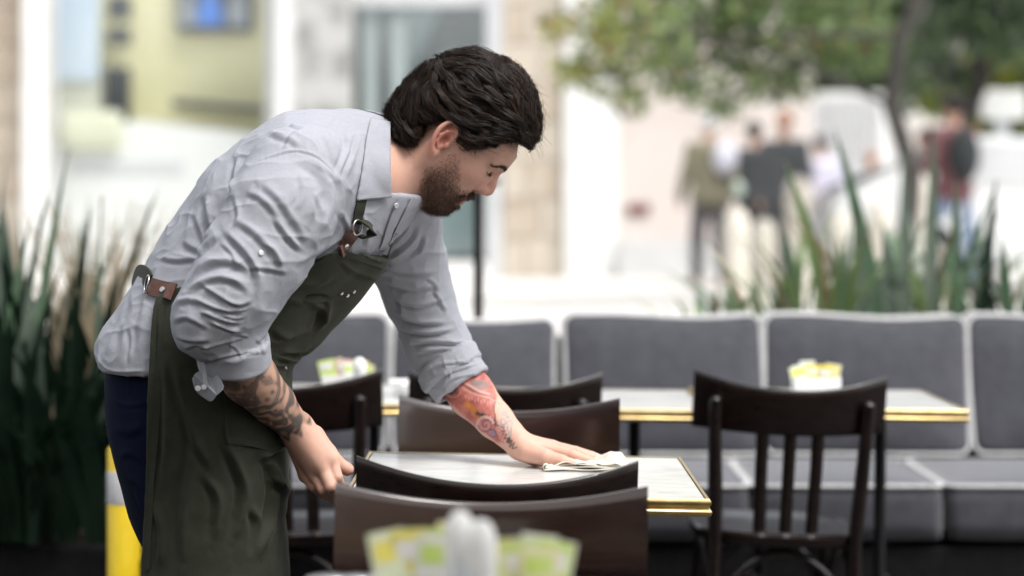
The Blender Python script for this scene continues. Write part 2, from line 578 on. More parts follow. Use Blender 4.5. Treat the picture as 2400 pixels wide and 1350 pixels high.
# the street beyond, to the right
far_m = mat('far_render', (0.56, 0.53, 0.50), (0.64, 0.61, 0.57), rough=0.9, scale=0.6)
fb = MB().box((16.0, 46.0, 6.0), (26.0, 3.0, 11.5)).build('far_building', far_m, smooth=False)
tag(fb, 'grey beige building closing the street behind the trees', 'building')
for r in range(3):
    for c in range(8):
        wf = MB().box((5.0 + c * 2.8, 44.45, 3.0 + r * 2.9), (1.5, 0.16, 1.9)).build('window', grey_m, fb, smooth=False)
        MB().box((5.0 + c * 2.8, 44.36, 3.0 + r * 2.9), (1.3, 0.05, 1.7)).build('pane', dk_m, wf, smooth=False)

# the row of fronts goes on to the left
lb = MB().box((-17.0, FY + .6, 3.4), (17.6, 1.2, 5.8)).build('corner_building', far_m, smooth=False)
tag(lb, 'pale building continuing the row of shop fronts past the left edge', 'building')
for c in range(4):
    wf = MB().box((-11.4 - c * 3.6, FY - .04, 2.2), (2.2, 0.16, 2.4)).build('window', grey_m, lb, smooth=False)
    MB().box((-11.4 - c * 3.6, FY - .13, 2.2), (1.9, 0.05, 2.1)).build('pane', dk_m, wf, smooth=False)
# ------------------------------------------------------------------ unseen canvas, added to shade the terrace and soften its light
def _aw(u, v):
    return Vector((-9 + 18 * u, -4.7 + 6.2 * v, 3.75 - 0.45 * v + 0.04 * math.sin(u * 50)))


aw = MB()
aw.grid(_aw, 80, 8)
ao = aw.build('awning', mat('awning_canvas', (0.74, 0.72, 0.68), (0.80, 0.78, 0.74), rough=0.9, scale=3, transl=0.6), sharp=0)
tag(ao, 'pale canvas awning over the tables in front of the cafe', 'awning')
# the cafe itself, behind the camera
cb = MB().box((0, -5.6, 2.4), (22, 1.6, 4.8)).build('cafe_building', mat('cafe_front', (0.035, 0.028, 0.024), (0.06, 0.048, 0.04), rough=0.7, scale=3), smooth=False)
tag(cb, 'dark cafe front behind the terrace', 'building')
wb = mat('warm_panel', (0.16, 0.10, 0.065), (0.22, 0.14, 0.09), rough=0.6, scale=4)
pale = mat('pale_wall', (0.56, 0.47, 0.40), (0.64, 0.55, 0.47), rough=0.8, scale=3)
MB().box((6.2, -4.78, 1.6), (8.6, 0.05, 3.0)).build('panel', pale, cb, smooth=False)  # unseen pale panel, added to reflect a sheen into the chair crests
for i, x in enumerate((-7.0, -4.0, -1.0)):
    MB().box((x, -4.79, 1.35), (2.2, 0.06, 2.3), bevel=0.01).build('window', wb if i == 0 else M['black'], cb, smooth=False)
# ------------------------------------------------------------------ banquette along the terrace edge
bq = MB()
bq.box((1.1, 6.13, 0.143), (4.2, 0.78, 0.285), bevel=0.01)
bq.box((1.1, 6.66, 0.41), (4.2, 0.12, 0.82), bevel=0.01)
tag(bq.build('banquette_bench', M['black'], smooth=False), 'long black bench frame under the grey cushions', 'bench')


def cushion(name, label, x0, x1, y0, y1, z0, z1, lean, kind, grp):
    """Box cushion with puffed faces, piping round both faces; lean moves the top edge back."""
    cx, w = (x0 + x1) / 2, (x1 - x0)
    root = empty(name, (cx, (y0 + y1) / 2, (z0 + z1) / 2))
    tag(root, label, 'cushion', grp)
    hx, hy, hz = w / 2, (y1 - y0) / 2, (z1 - z0) / 2
    flat_axis = 'y' if kind == 'back' else 'z'

    def shape(p):
        x, y, z = p
        if flat_axis == 'y':
            e = max(0.0, 1 - (x / hx) ** 4) * max(0.0, 1 - (z / hz) ** 4)
            y = y * (0.72 + 0.40 * e)
            wob = .006 * math.sin(7 * x + 9 * cx) + .004 * math.sin(13 * x + 5 * z + 31 * cx)
            return Vector((x + .004 * math.sin(9 * z + 17 * cx), y + lean * (z / hz) + wob, z + wob * .8 * (z > 0)))
        e = max(0.0, 1 - (x / hx) ** 4) * max(0.0, 1 - (y / hy) ** 4)
        return Vector((x, y, z * (0.80 + 0.25 * e)))
    mb = MB()
    N = 14
    bm = mb.bm
    r = 0.035
    ha, hb = (hx, hz) if flat_axis == 'y' else (hx, hy)
    hc = hy if flat_axis == 'y' else hz

    def outline(n_corner=5):
        pts = []
        for (sx, sy, a0) in ((1, 1, 0), (-1, 1, 90), (-1, -1, 180), (1, -1, 270)):
            for k in range(n_corner):
                a = math.radians(a0 + 90 * k / (n_corner - 1))
                pts.append((sx * (ha - r) + r * math.cos(a), sy * (hb - r) + r * math.sin(a)))
        return pts
    # subdivide outline edges
    raw = outline()
    pts = []
    for i, p in enumerate(raw):
        q = raw[(i + 1) % len(raw)]
        d = math.dist(p, q)
        n = max(1, int(d / 0.05))
        for k in range(n):
            pts.append((p[0] + (q[0] - p[0]) * k / n, p[1] + (q[1] - p[1]) * k / n))

    def emb(a, b, c):
        return shape((a, c, b)) if flat_axis == 'y' else shape((a, b, c))
    rings = []
    for (s, c) in ((0.0, -1), (0.35, -1), (0.7, -1), (0.9, -1), (1.0, -1), (1.0, -0.4), (1.0, 0.4), (1.0, 1), (0.9, 1), (0.7, 1), (0.35, 1), (0.0, 1)):
        if s == 0.0:
            rings.append([bm.verts.new(emb(0, 0, c * hc))])
        else:
            k = 1.0 + (0.012 if abs(c) < 0.9 else 0)
            rings.append([bm.verts.new(emb(a * s * k, b * s * k, c * hc)) for a, b in pts])
    for A, B in zip(rings, rings[1:]):
        n = len(pts)
        for i in range(n):
            j = (i + 1) % n
            if len(A) == 1:
                bm.faces.new((A[0], B[i], B[j]))
            elif len(B) == 1:
                bm.faces.new((A[j], A[i], B[0]))
            else:
                bm.faces.new((A[i], A[j], B[j], B[i]))
    mb.build('pad', M['cushion'], root, sharp=0)
    for c in ((-1, 1) if kind == 'back' else (1,)):
        loop = [emb(a * 1.004, b * 1.004, c * hc) for a, b in pts]
        m2 = MB()
        m2.tube(loop + [loop[0]], 0.0062, n=6, cap=False)
        m2.build('piping', M['piping'], root, sharp=0)
    return root


bk = [(450, 906, 742, 'back cushion at the left end of the bench, behind the waiter'), (922, 1301, 750, 'narrow back cushion seen right beside the rolled left sleeve'),
      (1322, 1782, 739, 'back cushion behind the middle table, between the two dark chairs'),
      (1790, 2262, 742, 'back cushion behind the right chair and its packet holder'), (2272, 2745, 745, 'back cushion cut off by the right edge of the photo')]
for (a, b, t, lab) in bk:
    zt = CAM_H - (t - HORIZON) * 6.5 / F
    cushion('back_cushion', 'charcoal ' + lab, (a - 1200) * 6.42 / F, (b - 1200) * 6.42 / F, 6.37, 6.53, 0.475, zt, 0.05, 'back', 'upright bench cushions with white piping')
sx = [-0.93, -0.40, 0.13, 0.668, 1.212, 1.75, 2.30]
slab_l = ['hidden mostly behind the waiter and left chair', 'under the left part of the bench behind the bent arm', 'under the gap behind the rolled sleeve and mid table',
          'seen through the slats of the right chair', 'right of the right chair, between two slanting white seams', 'at the right edge of the photo']
for i in range(6):
    cushion('seat_cushion', 'charcoal bench seat cushion ' + slab_l[i], sx[i] + 0.006, sx[i + 1] - 0.006, 5.72, 6.34, 0.290, 0.475, 0, 'seat', 'flat bench seat cushions with white piping')

# ------------------------------------------------------------------ cafe tables
def table(cx, cy, w, d, label, tilt=0.0, rz=0.0, top=0.752):
    root = empty('cafe_table', (cx, cy, 0), rz)
    tag(root, label, 'table', 'marble cafe tables with brass edges')
    t = MB().box((0, 0, top - 0.008), (w - 0.012, d - 0.012, 0.016)).build('marble_top', M['marble'], root, smooth=False)
    # brass edge: two beads with a groove, mitred round the top
    prof = [(-0.004, 0.001), (0.001, 0.0015), (0.0035, -0.002), (0.0045, -0.006), (0.002, -0.0105), (0.0005, -0.012), (0.0005, -0.015),
            (0.0035, -0.0165), (0.0055, -0.021), (0.004, -0.026), (0.0, -0.0285), (-0.006, -0.0285)]
    e = MB()
    rings = []
    for (sx_, sy_) in ((1, 1), (-1, 1), (-1, -1), (1, -1)):
        rings.append([e.bm.verts.new((sx_ * (w / 2 + o), sy_ * (d / 2 + o), top + z)) for o, z in prof])
    for i in range(4):
        A, B = rings[i], rings[(i + 1) % 4]
        for k in range(len(prof) - 1):
            e.bm.faces.new((A[k], B[k], B[k + 1], A[k + 1]))
    e.build('brass_edge', M['brass'], root, sharp=50)
    MB().box((0, 0, top - 0.024), (w - 0.014, d - 0.014, 0.010)).build('underside', M['black'], root, smooth=False)
    for s_ in (-1, 1):
        c = MB()
        c.tube([(s_ * .15, 0, 0.03), (s_ * .15, 0, top - 0.03)], 0.015, n=12)
        c.box((s_ * .15, 0, top - 0.034), (0.06, 0.36, 0.008))
        c.build('column', M['iron'], root)
    for k in range(4):
        a = math.radians(45 + 90 * k)
        ca, sa = math.cos(a), math.sin(a)
        ox = .15 * (1 if ca > 0 else -1)
        pts = [(ox + .45 * ca * r_, 1.1 * sa * r_, z_) for r_, z_ in ((0.02, 0.30), (0.08, 0.29), (0.15, 0.22), (0.22, 0.10), (0.29, 0.02), (0.315, 0.012))]
        MB().tube(pts, [0.013, 0.013, 0.012, 0.011, 0.012, 0.014], n=8).build('leg', M['iron'], root)
    root.rotation_euler.y = tilt
    return root


T_NEAR = table(0.012, 3.675, 0.600, 0.585, 'marble table with brass edge being wiped by the waiter', math.radians(1.0))
table(0.773, 5.17, 0.612, 0.56, 'marble table behind the right dark chair, carrying packets in a white holder', math.radians(0.6))
table(0.152, 5.17, 0.612, 0.56, 'marble table between the dark chairs in front of the bench, its top empty', math.radians(0.6))
table(-0.515, 5.32, 0.612, 0.56, 'marble table in front of the bench behind the waiter, with white cups', math.radians(0.6))
table(0.0, 2.30, 0.606, 0.60, 'marble table nearest the camera, carrying two holders of packets', 0)


# ------------------------------------------------------------------ bistro chairs (the sitter faces +Y)
def make_chair():
    root = empty('bistro_chair', (0, 0, 0))
    W = 0.2285
    ym, ye, zm, ze, H, T = -0.215, -0.155, 0.800, 0.836, 0.107, 0.017

    def crest(u, v):
        a = 2 * math.pi * v
        x = W * (2 * u - 1)
        t = (2 * u - 1) ** 2
        cy = ym + (ye - ym) * t
        ct = zm + (ze - zm) * t
        cb = zm - H + 0.010 * t
        p = 5.0
        ca, sa = math.cos(a), math.sin(a)
        q = (abs(ca) ** p + abs(sa) ** p) ** (-1 / p)
        zz = (ct + cb) / 2 + (ct - cb) / 2 * sa * q
        yy = cy + T / 2 * ca * q - 0.10 * (zz - 0.745)
        return Vector((x, yy, zz))
    mb = MB()
    mb.grid(crest, 29, 29)
    bmesh.ops.remove_doubles(mb.bm, verts=mb.bm.verts, dist=1e-5)
    bmesh.ops.holes_fill(mb.bm, edges=[e for e in mb.bm.edges if e.is_boundary], sides=0)
    mb.build('crest_rail', M['wood_dark'], root, sharp=50)
    for s in (-1, 1):
        pts = [(s * 0.180, ym + 0.037 - 0.028, 0.772), (s * 0.180, ym + 0.037 - 0.026, 0.755), (s * 0.178, ym + 0.036 - 0.018, 0.70), (s * 0.172, -0.190, 0.58),
               (s * 0.165, -0.178, 0.455), (s * 0.168, -0.185, 0.30), (s * 0.180, -0.215, 0.12), (s * 0.188, -0.235, 0.0)]
        MB().tube([(s * 0.180, ym + 0.008, 0.779)] + pts, [0.006, 0.0145, 0.0155, 0.016, 0.0175, 0.0175, 0.016, 0.014, 0.0125], n=12).build('rear_leg', M['wood_dark'], root)
        pts = [(s * 0.155, 0.150, 0.445), (s * 0.160, 0.160, 0.30), (s * 0.170, 0.178, 0.12), (s * 0.178, 0.192, 0.0)]
        MB().tube(pts, [0.018, 0.0165, 0.014, 0.012], n=12).build('front_leg', M['wood_dark'], root)
    for x in (-0.066, -0.001, 0.064):
        MB().tube([(x, ym + 0.012, zm - H + 0.02), (x, ym + 0.020, 0.62), (x * 0.95, -0.178, 0.465)], 0.0155, n=10, flat=0.5, up=(0, 1, 0)).build('slat', M['wood_dark'], root)

    def seat(u, v):
        a = 2 * math.pi * u
        ca, sa = math.cos(a), math.sin(a)
        q = (abs(ca) ** 3.2 + abs(sa) ** 3.2) ** (-1 / 3.2)
        prof = [(0.0, 0.452), (0.5, 0.453), (0.82, 0.458), (0.95, 0.464), (1.0, 0.458), (1.0, 0.444), (0.97, 0.434), (0.8, 0.432), (0.0, 0.432)]
        i = int(round(v * (len(prof) - 1)))
        r_, z_ = prof[i]
        return Vector((0.203 * ca * q * r_, 0.205 * sa * q * r_ - 0.005, z_))
    sm = MB()
    sm.grid(seat, 40, 9, close_u=True)
    bmesh.ops.remove_doubles(sm.bm, verts=sm.bm.verts, dist=1e-5)
    sm.build('seat', M['wood_dark'], root, sharp=40)
    for y_, sp in ((-0.19, 0.165), (0.165, 0.158)):
        pts = [(sp * math.cos(t), y_ + (0.03 if y_ < 0 else -0.01) * math.sin(t), 0.20 + 0.215 * math.sin(t)) for t in np.linspace(0.05, math.pi - 0.05, 17)]
        MB().tube(pts, 0.0105, n=8).build('hoop', M['wood_dark'], root)
    for s in (-1, 1):
        pts = [(s * 0.168, 0.165 * math.cos(t) - 0.01, 0.20 + 0.215 * math.sin(t)) for t in np.linspace(0.05, math.pi - 0.05, 17)]
        MB().tube(pts, 0.0105, n=8).build('hoop', M['wood_dark'], root)
    return root


chair0 = make_chair()
CH = [  # crest-end distance, centre pixel, faces camera?, yaw, tilt, height factor, label
    (3.33, 1160, False, 1.5, 1.2, 0.985, 'dark chair tucked under the wiped table, its crest in front of the marble'),
    (2.99, 1157, True, 1.0, 0.8, 0.985, 'glossy brown chair nearest the camera with packets in front of it'),
    (4.23, 1197, True, 1.0, 0.8, 1.006, 'glossy brown chair behind the wiped table, crossed by the tattooed red forearm'),
    (4.84, 1847, False, 1.5, 2.3, 1.010, 'dark slat backed chair standing free on the right'),
    (4.84, 1180, False, 1.5, 0.8, 1.012, 'dark chair at the empty middle table, half behind the brown crest'),
    (4.84, 676, False, -2.0, -1.2, 1.016, 'dark chair right behind the waiter and his tattooed right arm'),
]
for i, (yc, px, facing, yaw, tilt, hz, lab) in enumerate(CH):
    o = chair0 if i == 0 else copy_tree(chair0)
    X = (px - 1200) * yc / F - .82 * math.sin(math.radians(tilt))
    if facing:
        o.location = (X, yc - 0.155, 0)
        o.rotation_euler = (0, math.radians(tilt), math.radians(180 + yaw))
        o.rotation_euler = (0, -math.radians(tilt), math.radians(180 + yaw))
    else:
        o.location = (X, yc + 0.155, 0)
        o.rotation_euler = (0, math.radians(tilt), math.radians(yaw))
    o.scale = (1, 1, hz)
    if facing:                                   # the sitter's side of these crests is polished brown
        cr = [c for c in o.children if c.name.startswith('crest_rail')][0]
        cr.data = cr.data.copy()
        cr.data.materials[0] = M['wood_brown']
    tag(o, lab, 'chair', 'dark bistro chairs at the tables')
# ------------------------------------------------------------------ sculpting: signed distance grids turned into meshes
class SDF:
    def __init__(s, lo, hi, h):
        s.lo, s.h = np.array(lo, np.float32), np.float32(h)
        s.n = tuple(int(math.ceil((b - a) / h)) + 1 for a, b in zip(lo, hi))
        s.d = np.full(s.n, 0.5, np.float32)

    def window(s, lo, hi):
        sl, ax = [], []
        for i in range(3):
            a = max(0, int(math.floor((lo[i] - s.lo[i]) / s.h)))
            b = min(s.n[i], int(math.ceil((hi[i] - s.lo[i]) / s.h)) + 1)
            b = max(b, a)
            sl.append(slice(a, b))
            c = (s.lo[i] + s.h * np.arange(a, b, dtype=np.float32)).astype(np.float32)
            sh = [1, 1, 1]
            sh[i] = -1
            ax.append(c.reshape(sh))
        return tuple(sl), ax

    def add(s, f, lo, hi, k=0.004, pad=0.02):
        m = pad + k
        sl, (X, Y, Z) = s.window([v - m for v in lo], [v + m for v in hi])
        a = s.d[sl]
        if a.size == 0:
            return s
        v = f(X, Y, Z).astype(np.float32)
        hh = np.maximum(k - np.abs(a - v), 0) / k
        s.d[sl] = np.minimum(a, v) - hh * hh * k * 0.25
        return s

    def cut(s, f, lo, hi, k=0.003, pad=0.012):
        m = pad + k
        sl, (X, Y, Z) = s.window([v - m for v in lo], [v + m for v in hi])
        a = s.d[sl]
        if a.size == 0:
            return s
        v = -f(X, Y, Z).astype(np.float32)
        hh = np.maximum(k - np.abs(a - v), 0) / k
        s.d[sl] = np.maximum(a, v) + hh * hh * k * 0.25
        return s

    def capsule(s, a, b, ra, rb=None, k=0.004, cut=False):
        rb = ra if rb is None else rb
        R = max(ra, rb)
        lo = [min(p, q) - R for p, q in zip(a, b)]
        hi = [max(p, q) + R for p, q in zip(a, b)]
        f = f_capsule(a, b, ra, rb)
        return s.cut(f, lo, hi, k) if cut else s.add(f, lo, hi, k)

    def chain(s, pts, rad, k=0.004, kk=None):
        for i in range(len(pts) - 1):
            s.capsule(pts[i], pts[i + 1], rad[i], rad[i + 1], k if i == 0 or kk is None else kk)
        return s

    def ell(s, c, r, R=None, k=0.004, cut=False):
        m = max(r)
        f = f_ell(c, r, R)
        lo, hi = [v - m for v in c], [v + m for v in c]
        return s.cut(f, lo, hi, k) if cut else s.add(f, lo, hi, k)

    def sample(s, p):
        """Trilinear value at points p (n, 3)."""
        q = (p - s.lo) / s.h
        n = np.array(s.n)
        q = np.clip(q, 0, n - 1.001)
        i = q.astype(np.int32)
        f = (q - i).astype(np.float32)
        out = 0
        for dx in (0, 1):
            for dy in (0, 1):
                for dz in (0, 1):
                    w = (f[:, 0] if dx else 1 - f[:, 0]) * (f[:, 1] if dy else 1 - f[:, 1]) * (f[:, 2] if dz else 1 - f[:, 2])
                    out = out + w * s.d[i[:, 0] + dx, i[:, 1] + dy, i[:, 2] + dz]
        return out

    def grad(s, p, e=None):
        e = e or float(s.h)
        g = np.zeros_like(p)
        for i in range(3):
            o = np.zeros(3, np.float32)
            o[i] = e
            g[:, i] = s.sample(p + o) - s.sample(p - o)
        return g / np.maximum(np.linalg.norm(g, axis=1, keepdims=True), 1e-9)

    def mesh(s):
        """Surface nets: (vertices, quads)."""
        d = s.d
        b = d < 0
        nx, ny, nz = d.shape
        cnt = np.zeros((nx - 1, ny - 1, nz - 1), np.uint8)
        for i in (0, 1):
            for j in (0, 1):
                for k in (0, 1):
                    cnt += b[i:nx - 1 + i, j:ny - 1 + j, k:nz - 1 + k]
        act = (cnt > 0) & (cnt < 8)
        idx = np.argwhere(act)
        cv = {(i, j, k): d[idx[:, 0] + i, idx[:, 1] + j, idx[:, 2] + k] for i in (0, 1) for j in (0, 1) for k in (0, 1)}
        acc = np.zeros((len(idx), 3), np.float32)
        num = np.zeros(len(idx), np.float32)
        for ax in range(3):
            for u in (0, 1):
                for v in (0, 1):
                    c0, c1 = [0, 0, 0], [0, 0, 0]
                    o = [a for a in range(3) if a != ax]
                    c0[o[0]] = c1[o[0]] = u
                    c0[o[1]] = c1[o[1]] = v
                    c1[ax] = 1
                    a, e = cv[tuple(c0)], cv[tuple(c1)]
                    m = (a < 0) != (e < 0)
                    den = np.where(m, a - e, 1)
                    t = np.where(m, a / den, 0)
                    acc[:, ax] += np.where(m, t, 0)
                    acc[:, o[0]] += np.where(m, u, 0)
                    acc[:, o[1]] += np.where(m, v, 0)
                    num += m
        verts = s.lo + s.h * (idx + acc / num[:, None])
        ids = np.full(act.shape, -1, np.int32)
        ids[act] = np.arange(len(idx), dtype=np.int32)
        quads = []
        for ax in range(3):
            o = [a for a in range(3) if a != ax]
            A = [slice(None)] * 3
            B = [slice(None)] * 3
            A[ax], B[ax] = slice(0, -1), slice(1, None)
            for q in o:
                A[q] = B[q] = slice(1, -1)
            m = b[tuple(A)] != b[tuple(B)]
            e = np.argwhere(m)
            if len(e) == 0:
                continue
            e[:, o[0]] += 1
            e[:, o[1]] += 1
            ins = b[e[:, 0], e[:, 1], e[:, 2]]

            def cid(du, dv):
                f = e.copy()
                f[:, o[0]] -= du
                f[:, o[1]] -= dv
                return ids[f[:, 0], f[:, 1], f[:, 2]]
            q = np.stack([cid(1, 1), cid(0, 1), cid(0, 0), cid(1, 0)], 1)
            flip = ins if ax != 1 else ~ins
            q[~flip] = q[~flip][:, ::-1]
            quads.append(q)
        return verts.astype(np.float32), np.concatenate(quads).astype(np.int32)


def f_capsule(a, b, ra, rb):
    a, b = np.array(a, np.float32), np.array(b, np.float32)
    ab = b - a
    L = float(ab @ ab) + 1e-12

    def f(X, Y, Z):
        t = np.clip(((X - a[0]) * ab[0] + (Y - a[1]) * ab[1] + (Z - a[2]) * ab[2]) / L, 0, 1)
        return np.sqrt((X - a[0] - t * ab[0]) ** 2 + (Y - a[1] - t * ab[1]) ** 2 + (Z - a[2] - t * ab[2]) ** 2) - (ra + (rb - ra) * t)
    return f


def f_ell(c, r, R=None):
    R = np.eye(3) if R is None else np.array(R)      # columns: the ellipsoid's axes

    def f(X, Y, Z):
        x, y, z = X - c[0], Y - c[1], Z - c[2]
        q = [(x * R[0, i] + y * R[1, i] + z * R[2, i]) / r[i] for i in range(3)]
        k0 = np.sqrt(q[0] ** 2 + q[1] ** 2 + q[2] ** 2)
        k1 = np.sqrt((q[0] / r[0]) ** 2 + (q[1] / r[1]) ** 2 + (q[2] / r[2]) ** 2) + 1e-9
        return k0 * (k0 - 1) / k1
    return f


def f_trunk(nodes, p=2.0):
    """Body loft: nodes are (x, z, a, yc, b) - centre in the side plane, half thickness, centre depth, half width."""
    N = [np.array(n, np.float32) for n in nodes]

    def f(X, Y, Z):
        best = None
        for A, B in zip(N, N[1:]):
            dx, dz = B[0] - A[0], B[1] - A[1]
            L = dx * dx + dz * dz
            t = np.clip(((X - A[0]) * dx + (Z - A[1]) * dz) / L, 0, 1)
            a = A[2] + (B[2] - A[2]) * t
            yc = A[3] + (B[3] - A[3]) * t
            bb = A[4] + (B[4] - A[4]) * t
            r = np.sqrt((X - A[0] - t * dx) ** 2 + (Z - A[1] - t * dz) ** 2)
            yy = np.abs(Y - yc) * a / bb
            d = (r ** p + yy ** p) ** (1.0 / p) - a
            if best is None:
                best = d
            else:
                k = 0.03
                hh = np.maximum(k - np.abs(best - d), 0) / k
                best = np.minimum(best, d) - hh * hh * k * 0.25
        return best
    x0 = min(n[0] - n[2] for n in N), min(n[3] - n[4] for n in N), min(n[1] - n[2] for n in N)
    x1 = max(n[0] + n[2] for n in N), max(n[3] + n[4] for n in N), max(n[1] + n[2] for n in N)
    return f, x0, x1


def vnormals(v, q):
    a, b, c, d = (v[q[:, i]] for i in range(4))
    n = np.cross(c - a, d - b)
    out = np.zeros_like(v)
    for i in range(4):
        for k in range(3):
            out[:, k] += np.bincount(q[:, i], weights=n[:, k], minlength=len(v)).astype(np.float32)
    return out / np.maximum(np.linalg.norm(out, axis=1, keepdims=True), 1e-12)


def relax(v, q, it=1, lam=0.5):
    for _ in range(it):
        acc = np.zeros_like(v)
        w = np.zeros(len(v), np.float32)
        for i in range(4):
            a, b = q[:, i], q[:, (i + 1) % 4]
            for k in range(3):
                acc[:, k] += np.bincount(a, weights=v[b, k], minlength=len(v)).astype(np.float32)
                acc[:, k] += np.bincount(b, weights=v[a, k], minlength=len(v)).astype(np.float32)
            w += np.bincount(a, minlength=len(v)) + np.bincount(b, minlength=len(v))
        v = v + lam * (acc / np.maximum(w, 1)[:, None] - v)
    return v


_tab = np.random.default_rng(3).random(4096).astype(np.float32)


def vnoise(p, seed=0):
    """Value noise in [-1, 1] at points (n, 3)."""
    i = np.floor(p).astype(np.int64)
    f = (p - i).astype(np.float32)
    f = f * f * (3 - 2 * f)
    out = 0
    for dx in (0, 1):
        for dy in (0, 1):
            for dz in (0, 1):
                hsh = ((i[:, 0] + dx) * 73856093 ^ (i[:, 1] + dy) * 19349663 ^ (i[:, 2] + dz) * 83492791 ^ (seed * 2654435)) & 4095
                w = (f[:, 0] if dx else 1 - f[:, 0]) * (f[:, 1] if dy else 1 - f[:, 1]) * (f[:, 2] if dz else 1 - f[:, 2])
                out = out + w * _tab[hsh]
    return out * 2 - 1


def fbm(p, seed=0, oct=3):
    o, a, t = 0, 1.0, 0
    for k in range(oct):
        o = o + a * vnoise(p * (2.0 ** k), seed + k)
        t += a
        a *= 0.5
    return o / t


def seg_dist(p2, pts):
    """Signed distance (left positive) and arc position 0..1 of 2-D points to a polyline."""
    pts = np.array(pts, np.float32)
    best = np.full(len(p2), 1e9, np.float32)
    sgn = np.zeros(len(p2), np.float32)
    arc = np.zeros(len(p2), np.float32)
    lens = np.linalg.norm(np.diff(pts, axis=0), axis=1)
    tot = lens.sum()
    s0 = 0
    for i in range(len(pts) - 1):
        a, ab = pts[i], pts[i + 1] - pts[i]
        L = float(ab @ ab) + 1e-12
        t = np.clip(((p2 - a) @ ab) / L, 0, 1)
        q = p2 - a - t[:, None] * ab
        d = np.linalg.norm(q, axis=1)
        m = d < best
        best[m] = d[m]
        cr = ab[0] * (p2[:, 1] - a[1]) - ab[1] * (p2[:, 0] - a[0])
        sgn[m] = np.sign(cr)[m]
        arc[m] = ((s0 + t * lens[i]) / tot)[m]
        s0 += lens[i]
    return best * sgn, arc


def spline(pts, n=8):
    """Catmull-Rom through the points."""
    P_ = [np.array(p, float) for p in pts]
    if len(P_) < 3:
        return [tuple(p) for p in P_]
    P_ = [2 * P_[0] - P_[1]] + P_ + [2 * P_[-1] - P_[-2]]
    out = []
    for i in range(1, len(P_) - 2):
        for k in range(n):
            t = k / n
            a, b, c, d = P_[i - 1], P_[i], P_[i + 1], P_[i + 2]
            out.append(tuple(0.5 * ((2 * b) + (c - a) * t + (2 * a - 5 * b + 4 * c - d) * t * t + (-a + 3 * b - 3 * c + d) * t ** 3)))
    out.append(tuple(P_[-2]))
    return out


def poly_sd(x, z, poly):
    """Signed distance to a polygon in the side plane (negative inside)."""
    x, z = np.broadcast_arrays(x, z)
    d = np.full(x.shape, 1e9, np.float32)
    inside = np.zeros(x.shape, bool)
    n = len(poly)
    for i in range(n):
        ax, az = poly[i]
        bx, bz = poly[(i + 1) % n]
        ex, ez = bx - ax, bz - az
        t = np.clip(((x - ax) * ex + (z - az) * ez) / (ex * ex + ez * ez + 1e-12), 0, 1)
        d = np.minimum(d, (x - ax - t * ex) ** 2 + (z - az - t * ez) ** 2)
        c = ((az > z) != (bz > z)) & (x < (bx - ax) * (z - az) / (bz - az + 1e-12) + ax)
        inside ^= c
    d = np.sqrt(d)
    return np.where(inside, -d, d)
# ------------------------------------------------------------------ the waiter
YB_ = 3.70                                   # distance of his middle plane
HA = math.radians(44)                        # how far his head is bowed
HE = np.array(P(1052, 335, YB_), np.float32)  # between the ears
HU = np.array((math.cos(HA), 0, -math.sin(HA)), np.float32)
HV = np.array((math.sin(HA), 0, math.cos(HA)), np.float32)
HW = np.array((0, -1, 0), np.float32)
HR = np.stack([HU, HV, HW], 1)


def H(u, v, w=0.0):
    return tuple(float(c) for c in HE + u * HU + v * HV + w * HW)


def head_uvw(p):
    q = p - HE
    return q @ HU, q @ HV, q @ HW


SKH = 0.0021
skin = SDF((-0.66, 3.30, 0.70), (0.19, 4.02, 1.50), SKH)


def f_face(X, Y, Z):
    x, y, z = X - HE[0], Y - HE[1], Z - HE[2]
    u = x * HU[0] + z * HU[2]
    v = x * HV[0] + z * HV[2]
    w = np.abs(-y)
    vs = [-.104, -.096, -.085, -.075, -.060, -.045, -.03, -.012, 0.0, .015, .023, .04, .07]
    uf = [.058, .068, .075, .0800, .0875, .0905, .0925, .0915, .091, .0915, .0935, .099, .098]
    ub = [.03, .012, -.005, -.015, -.025, -.03, -.04, -.05, -.06, -.07, -.075, -.085, -.10]
    hw = [.022, .034, .043, .048, .0545, .0595, .064, .068, .069, .069, .069, .070, .072]
    a, b, c = np.interp(v, vs, uf), np.interp(v, vs, ub), np.interp(v, vs, hw)
    uc, ru = (a + b) / 2, (a - b) / 2
    q = ((np.abs(u - uc) / ru) ** 2.3 + (w / c) ** 2.3) ** (1 / 2.3)
    d = (q - 1) * np.minimum(ru, c) * 0.9
    return np.maximum(np.maximum(d, -0.103 - v), v - 0.062).astype(np.float32)


